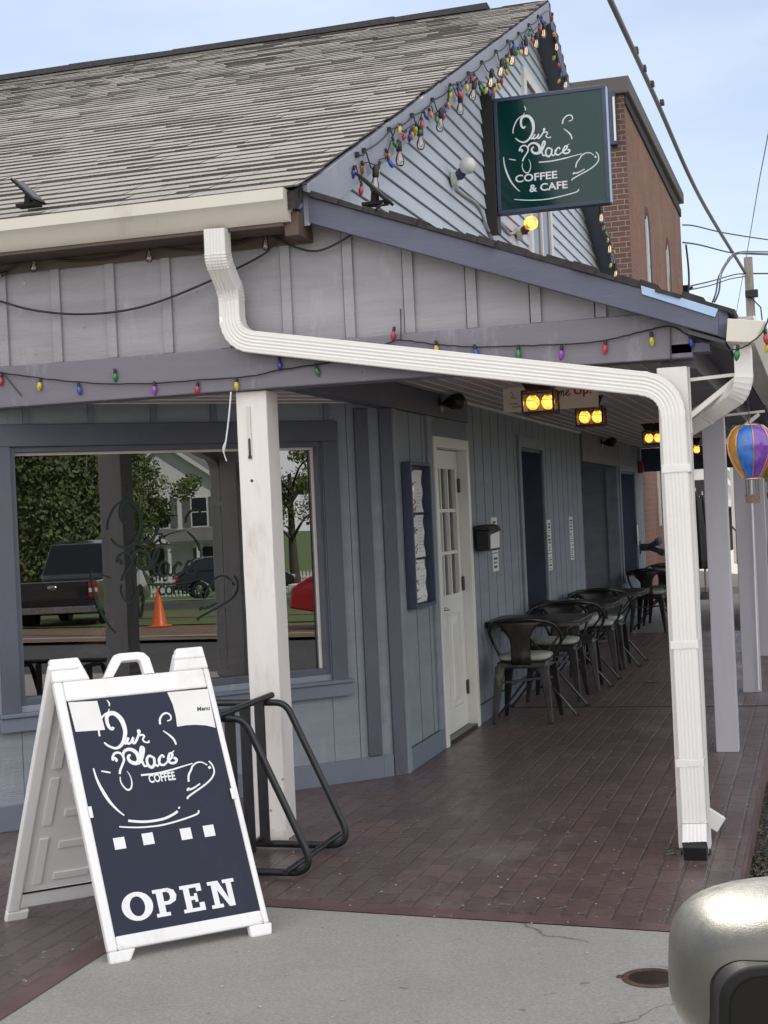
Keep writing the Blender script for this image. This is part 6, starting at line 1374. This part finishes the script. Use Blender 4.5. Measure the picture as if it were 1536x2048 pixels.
# picket fence
def fence(p0, p1, lab):
    p0, p1 = V(p0), V(p1); d = (p1-p0); L_ = d.length; d.normalize(); nrm_ = V((-d.y, d.x, 0)); e = empty('picket_fence', (p0.x, p0.y, terrain(p0.x)), lab, 'fence', 'white picket fences across the street')
    g = lambda t: terrain((p0+d*t).x)
    n = min(96, int(L_/.15)); st = L_/n; proto = None
    for i in range(n):
        c = p0+d*(i*st); z = g(i*st)
        if proto is None:
            mb = MB(); mb.prism([(-.045, 0, .08), (.045, 0, .08), (.045, 0, .88), (0, 0, .98), (-.045, 0, .88)], (0,0,0), (0,.02,0)); proto = mb.build('picket', MT['housewhite'], e, local=True); o_ = proto
        else: o_ = proto.copy(); COL.objects.link(o_); o_.parent = e
        o_.location = (c.x-p0.x, c.y-p0.y, z-terrain(p0.x)); o_.rotation_euler = (0, 0, math.atan2(d.y, d.x))
    for h in (.28, .70):
        mb = MB(); a, b = p0+nrm_*.03, p1+nrm_*.03; mb.bar((a.x, a.y, g(0)+h), (b.x, b.y, g(L_)+h), .03, .07, up=(0,0,1)); mb.build('rail', MT['housewhite'], e)
a_, b_ = refl(-30, 1200, 61), refl(225, 1200, 61); fence((a_.x, a_.y, 0), (b_.x, b_.y, 0), 'white picket fence mirrored at the left of the shop window')
a_, b_ = refl(229, 1200, 61), refl(640, 1200, 61); fence((a_.x, a_.y, 0), (b_.x, b_.y, 0), 'white picket fence mirrored behind the orange cone')
# white two-storey house with porch
def house(cx, cy, rz_, w=8.4, dpt=9.0):
    z = terrain(cx); e = empty('white_house', (cx, cy, z), 'white two-storey house with porch mirrored in the shop window', 'house', None, rz_)
    mb = MB(); mb.prism([(-w/2, 0, -.5), (w/2, 0, -.5), (w/2, 0, 5.3), (0, 0, 8.3), (-w/2, 0, 5.3)], (0,0,0), (0,dpt,0)); mb.build('wall', MT['housewhite'], e, local=True)
    for s in (-1, 1):
        mb = MB(); mb.prism([(0, -.35, 8.32), (s*(w/2+.4), -.35, 5.04), (s*(w/2+.4), -.35, 5.22), (0, -.35, 8.52)], (0,0,0), (0,dpt+.7,0)); mb.build('roof', MT['houseroof'], e, local=True)
        mb = MB(); mb.prism([(0, -.38, 8.2), (s*(w/2+.4), -.38, 4.95), (s*(w/2+.4), -.38, 5.2), (0, -.38, 8.48)], (0,0,0), (0,.028,0)); mb.build('rake_board', MT['housewhite'], e, local=True)
    for x, z0, z1 in ((-1.9, 3.5, 5.1), (.3, 3.5, 5.1), (2.6, 3.5, 5.1), (-2.4, .7, 2.3)):
        mb = MB(); mb.box(x-.5, x+.5, -.05, -.001, z0-.08, z1+.08); f_ = mb.build('window', MT['housewhite'], e, local=True)
        mb = MB(); mb.box(x-.42, x+.42, -.06, -.051, z0, (z0+z1)/2-.03); mb.box(x-.42, x+.42, -.06, -.051, (z0+z1)/2+.03, z1); mb.build('pane', MT['houseglass'], f_, local=True)
        for s in (-1, 1): mb = MB(); mb.box(x+s*.75-.2, x+s*.75+.2, -.06, -.002, z0-.05, z1+.05); mb.build('shutter', MT['houseroof'], e, bevel=.01, local=True)
    mb = MB(); mb.box(.2, 1.3, -.04, -.002, .1, 2.3); mb.build('front_door', MT['houseglass'], e, local=True)
    mb = MB(); mb.box(-w/2, w/2, -2.3, 0, -.6, .1); mb.build('porch_floor', MT['pale'], e, local=True)
    mb = MB(); mb.hexa([(-w/2-.2, -2.5, 2.55), (w/2+.2, -2.5, 2.55), (w/2+.2, -.001, 2.7), (-w/2-.2, -.001, 2.7), (-w/2-.2, -2.5, 2.7), (w/2+.2, -2.5, 2.7), (w/2+.2, -.001, 3.35), (-w/2-.2, -.001, 3.35)]); mb.build('porch_roof', MT['houseroof'], e, local=True)
    mb = MB(); mb.prism([(-.5, -2.6, 2.6), (2.0, -2.6, 2.6), (.75, -2.6, 3.6)], (0,0,0), (0,.1,0)); mb.build('porch_gable', MT['housewhite'], e, local=True)
    for x in (-4.0, -2.0, -.4, 1.9, 3.9): mb = MB(); mb.box(x-.08, x+.08, -2.35, -2.2, .1, 2.55); mb.box(x-.3, x+.3, -2.32, -2.24, 2.3, 2.54); mb.build('porch_column', MT['housewhite'], e, local=True)
    mb = MB(); mb.box(-4, -.4, -2.3, -2.25, .85, .93)
    for i in range(24): mb.box(-4+.15*i, -3.94+.15*i, -2.3, -2.26, .1, .85)
    mb.build('balustrade', MT['housewhite'], e, local=True)
q = refl(338, 1150, 84); house(q.x, q.y, aim(338, 84)-R(90)+R(8))
# vehicles in the mirror image
q = refl(470, 1225, 57); car((q.x, q.y, terrain(q.x)+.02), aim(470, 57)+R(84), MT['carpaint'], 'black parked car with bright alloy wheel mirrored behind the cone')
tv = V((1.558-1.276, 4.157-3.666)).normalized()
q = refl(172, 1225, 32); car((q.x, q.y, terrain(q.x)-.02), aim(172, 32)+R(14), MT['carpaint'], 'dark green-black pickup truck whose tailgate is mirrored in the window', 5.2, True)
q = refl(872, 1200, 24); car((q.x, q.y, terrain(q.x)+.02), aim(872, 24)-R(86), MT['carred'], 'red car mirrored at the right edge of the shop window')
# mirrored utility pole close to the road
e = empty('utility_pole', (9.2, 2.7, -.2), 'rough wooden utility pole mirrored at the right of the window', 'utility pole')
mb = MB(); mb.tube([(9.2, 2.7, -.3), (9.2, 2.7, 9)], [.17, .12], 14); mb.build('pole', MT['wood'], e, smooth=60)
mb = MB(); mb.box(8.98, 9.08, 2.6, 2.8, .9, 1.3); mb.build('meter_box', MT['spout'], e, bevel=.01)
# distant evergreen tops and tree line behind the yard
for x, y, h, lb in ((-1.05, 118, 9.5, 'far evergreen tip above the right gutter, left one'), (-.2, 124, 10.5, 'far evergreen tip above the right gutter, at the picture edge')): conifer(x, y, h, 2.0, lb, -.2, 22, 9, 'far evergreens')

# ================================================================== WINDOW LETTERING AND THE GUEST INSIDE
wn = CN; wp = ch(0, 0, -.071)
def wc(u, v):
    d = ray(u, v); t = (wp-CAM).dot(wn)/d.dot(wn); q = CAM+d*t-C0; return V((-(q.dot(CE)), q.z))
A = affine([sg(266,760), sg(1345,770), sg(374,492)], [wc(182, 1140), wc(476, 1172), wc(215, 1060)])
GDM = mat('dark_green_vinyl', (.0015,.013,.010), .6, var=.05)
wl_ = empty('window_decal', ch(1.3, 1.3, -.07)[:], 'dark green coffee cup logo lettered on the shop window', 'window lettering')
oo = C0+CN*-.0705; wx_, wz_ = -CE, V((0,0,1))
mb = MB(); put_logo(mb, oo, wx_, wz_, .0012 if wx_.cross(wz_).dot(CN) > 0 else -.0012, A, 1.1, skip=(22,)); mb.build('logo', GDM, wl_, smooth='raw')
k0, k1 = wc(318, 1192), wc(382, 1176)
mb = MB(); put_text(mb, 'COFFEE', (k0.x, k0.y, k1.x, k0.y+.055), oo, wx_, wz_, .0015, bold=.02); mb.build('lettering', GDM, wl_, smooth='raw')
# guest seated at a table just inside the glass
hd = at(187, 1248, Y=8.05); dirv = ray(187, 1248).normalized(); gp = CAM+dirv*((hd-CAM).length)
fx, fy = .80, .60                      # facing along +X/+Y, turned away from us
f3 = V((fx, fy, 0)); s3 = V((-fy, fx, 0)); g0 = V((gp.x, gp.y, 0)); HZ = gp.z
def G(f_, s_, z): return g0+f3*f_+s3*s_+V((0, 0, z))
def skinmesh(name, verts, edges, radii, m, parent, sub=2):
    me = bpy.data.meshes.new(name); off_ = V(parent.location) if parent else V((0,0,0)); q = parent.parent if parent else None
    while q is not None: off_ = off_+V(q.location); q = q.parent
    me.from_pydata([tuple(V(v)-off_) for v in verts], edges, []); me.materials.append(m)
    o_ = bpy.data.objects.new(name, me); COL.objects.link(o_); o_.parent = parent
    md = o_.modifiers.new('skin', 'SKIN'); sv = me.skin_vertices[0].data
    for i, r in enumerate(radii): sv[i].radius = (r, r) if not isinstance(r, tuple) else r
    sv[0].use_root = True
    sb_ = o_.modifiers.new('smooth', 'SUBSURF'); sb_.levels = sub; sb_.render_levels = sub; md.use_smooth_shade = True
    return o_
pr = empty('person', G(0, 0, 0)[:], 'dark-haired person in dark clothes seated inside behind the window', 'person')
T0 = HZ-.62
bv = [G(-.06,0,T0), G(-.05,0,T0+.2), G(-.03,0,T0+.36), G(-.01,0,T0+.47), G(.0,0,T0+.54), G(.015,0,HZ-.02), G(.02,0,HZ+.07),
      G(-.02,.17,T0+.43), G(.08,.23,T0+.18), G(.30,.16,T0+.17), G(.37,.14,T0+.18),
      G(-.02,-.17,T0+.43), G(.08,-.23,T0+.18), G(.30,-.16,T0+.17), G(.37,-.14,T0+.18),
      G(.38,.10,T0-.02), G(.42,.11,T0-.42), G(.52,.11,T0-.46), G(.38,-.10,T0-.02), G(.42,-.11,T0-.42), G(.52,-.11,T0-.46)]
be = [(0,1),(1,2),(2,3),(3,4),(4,5),(5,6),(3,7),(7,8),(8,9),(9,10),(3,11),(11,12),(12,13),(13,14),(0,15),(15,16),(16,17),(0,18),(18,19),(19,20)]
skinmesh('body', bv, be, [.15,.14,.15,.11,.055,.085,.09,.062,.048,.034,.03,.062,.048,.034,.03,.075,.05,.04,.075,.05,.04], MT['skin'], pr)
cv = [G(-.06,0,T0-.02), G(-.05,0,T0+.2), G(-.03,0,T0+.36), G(-.01,0,T0+.46), G(-.02,.175,T0+.43), G(.08,.235,T0+.18), G(.27,.165,T0+.17), G(-.02,-.175,T0+.43), G(.08,-.235,T0+.18), G(.27,-.165,T0+.17)]
skinmesh('shirt', cv, [(0,1),(1,2),(2,3),(3,4),(4,5),(5,6),(3,7),(7,8),(8,9)], [.168,.158,.168,.125,.08,.062,.05,.08,.062,.05], MT['cloth'], pr)
skinmesh('trousers', [G(-.06,0,T0-.01), G(.38,.10,T0-.02), G(.42,.11,T0-.40), G(.38,-.10,T0-.02), G(.42,-.11,T0-.40)], [(0,1),(1,2),(0,3),(3,4)], [.165,.09,.066,.09,.066], MT['cloth'], pr)
mb = MB(); mb.sphere(G(-.012,0,HZ+.055), .112, 18, 12, (1,.93,1.08)); mb.build('hair', MT['hair'], pr, smooth=80)
mb = MB()
for s in (-1, 1): mb.sphere(G(.01,s*.098,HZ+.005), .026, 8, 6, (.7,.5,1.1))
mb.build('ear', MT['skin'], pr, smooth=80)
mb = MB(); mb.sphere(G(.112,0,HZ+.0), .018, 8, 6, (1,.8,1.2)); mb.build('nose', MT['skin'], pr, smooth=80)
st_ = empty('wooden_stool', G(-.05,0,0)[:], 'wooden stool under the person inside the cafe', 'stool')
mb = MB(); mb.lathe([(.001, T0-.16), (.19, T0-.16), (.19, T0-.19), (.001, T0-.19)], 20, M.Translation(G(-.05,0,0))); mb.build('seat', MT['woodtable'], st_, bevel=.004)
for a in range(4): 
    q = G(-.05,0,0)+V((.13*math.cos(a*1.571+.4), .13*math.sin(a*1.571+.4), 0)); mb = MB(); mb.tube([q, V((q.x, q.y, T0-.19))], .016, 8); mb.build('leg', MT['woodtable'], st_)
tb_ = empty('window_table', G(.55,.2,0)[:], 'brown wooden table just inside the shop window', 'table')
c = G(.55,.15,0); mb = MB(); mb.obox((c.x, c.y, .72), CE*.75, CN*.33, (0,0,.02)); mb.build('tabletop', MT['woodtable'], tb_, bevel=.005)
mb = MB(); mb.tube([(c.x, c.y, .02), (c.x, c.y, .70)], .04, 12); mb.lathe([(.001,.05),(.2,.05),(.26,.015)], 20, M.Translation((c.x, c.y, 0))); mb.build('pedestal', MT['black'], tb_, smooth=40)
EXPO = 0.9
# ================================================================== SKY, SUN, CAMERA
EL, AZ = R(47), R(-24)        # sun height; bearing from +Y (negative = towards -X, behind the building to the left)
sd = V((math.sin(AZ)*math.cos(EL), math.cos(AZ)*math.cos(EL), math.sin(EL)))
L = bpy.data.lights.new('sun', 'SUN'); L.energy = 4.0; L.angle = R(.55); L.color = (1, .95, .87)
lo = bpy.data.objects.new('sun', L); COL.objects.link(lo); lo.location = (0, 0, 30); lo.rotation_euler = sd.to_track_quat('Z', 'Y').to_euler()
W = bpy.data.worlds.new('World'); S.world = W; W.use_nodes = True; t = W.node_tree; bg = t.nodes['Background']
sk = t.nodes.new('ShaderNodeTexSky'); sk.sky_type = 'NISHITA'; sk.sun_disc = False; sk.sun_elevation = EL; sk.sun_rotation = AZ; sk.air_density = 1.0; sk.dust_density = .6; sk.ozone_density = 3.0; sk.altitude = 100
tc = t.nodes.new('ShaderNodeTexCoord'); mp = t.nodes.new('ShaderNodeMapping'); mp.inputs['Scale'].default_value = (1.2, 1.2, 5); t.links.new(tc.outputs['Generated'], mp.inputs['Vector'])
cn = t.nodes.new('ShaderNodeTexNoise'); cn.inputs['Scale'].default_value = 2.2; cn.inputs['Detail'].default_value = 7; cn.inputs['Roughness'].default_value = .55; t.links.new(mp.outputs[0], cn.inputs['Vector'])
cr = t.nodes.new('ShaderNodeValToRGB'); cr.color_ramp.elements[0].position = .30; cr.color_ramp.elements[0].color = (.26,.26,.26,1); cr.color_ramp.elements[1].position = .78; cr.color_ramp.elements[1].color = (.72,.72,.72,1); t.links.new(cn.outputs[0], cr.inputs[0])
mx = t.nodes.new('ShaderNodeMix'); mx.data_type = 'RGBA'; t.links.new(cr.outputs[0], mx.inputs[0]); t.links.new(sk.outputs[0], mx.inputs[6]); mx.inputs[7].default_value = (9.4, 9.9, 10.6, 1)
# unseen bright cloud bank, added opposite the sun to fill the shaded front
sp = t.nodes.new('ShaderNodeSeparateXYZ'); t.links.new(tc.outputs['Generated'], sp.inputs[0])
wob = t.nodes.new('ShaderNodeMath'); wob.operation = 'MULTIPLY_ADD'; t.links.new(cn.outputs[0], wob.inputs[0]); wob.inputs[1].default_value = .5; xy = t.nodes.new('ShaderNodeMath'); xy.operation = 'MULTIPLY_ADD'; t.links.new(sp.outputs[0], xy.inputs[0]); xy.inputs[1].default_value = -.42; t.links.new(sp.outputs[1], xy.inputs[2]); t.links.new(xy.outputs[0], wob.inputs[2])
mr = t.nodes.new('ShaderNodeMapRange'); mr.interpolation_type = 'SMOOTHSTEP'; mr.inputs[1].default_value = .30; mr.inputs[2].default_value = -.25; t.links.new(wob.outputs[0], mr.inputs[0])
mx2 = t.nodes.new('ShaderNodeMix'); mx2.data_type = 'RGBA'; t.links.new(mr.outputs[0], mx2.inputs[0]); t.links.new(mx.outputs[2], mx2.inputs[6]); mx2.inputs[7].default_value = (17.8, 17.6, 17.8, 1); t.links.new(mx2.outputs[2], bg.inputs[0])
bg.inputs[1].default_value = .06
cd = bpy.data.cameras.new('camera'); co = bpy.data.objects.new('camera', cd); COL.objects.link(co); S.camera = co
rt = (ray(769, 1024)-ray(768, 1024)).normalized(); upv = (ray(768, 1023)-ray(768, 1024)).normalized(); bk = -ray(768, 1024).normalized()
co.matrix_world = M(((rt.x, upv.x, bk.x, 0), (rt.y, upv.y, bk.y, 0), (rt.z, upv.z, bk.z, H), (0, 0, 0, 1)))
cd.sensor_fit = 'VERTICAL'; cd.sensor_height = 36; cd.lens = 36*F/2048; cd.clip_start = .05; cd.clip_end = 2000
S.view_settings.view_transform = 'Standard'; S.view_settings.look = 'None'; S.view_settings.gamma = 1; S.view_settings.exposure = EXPO
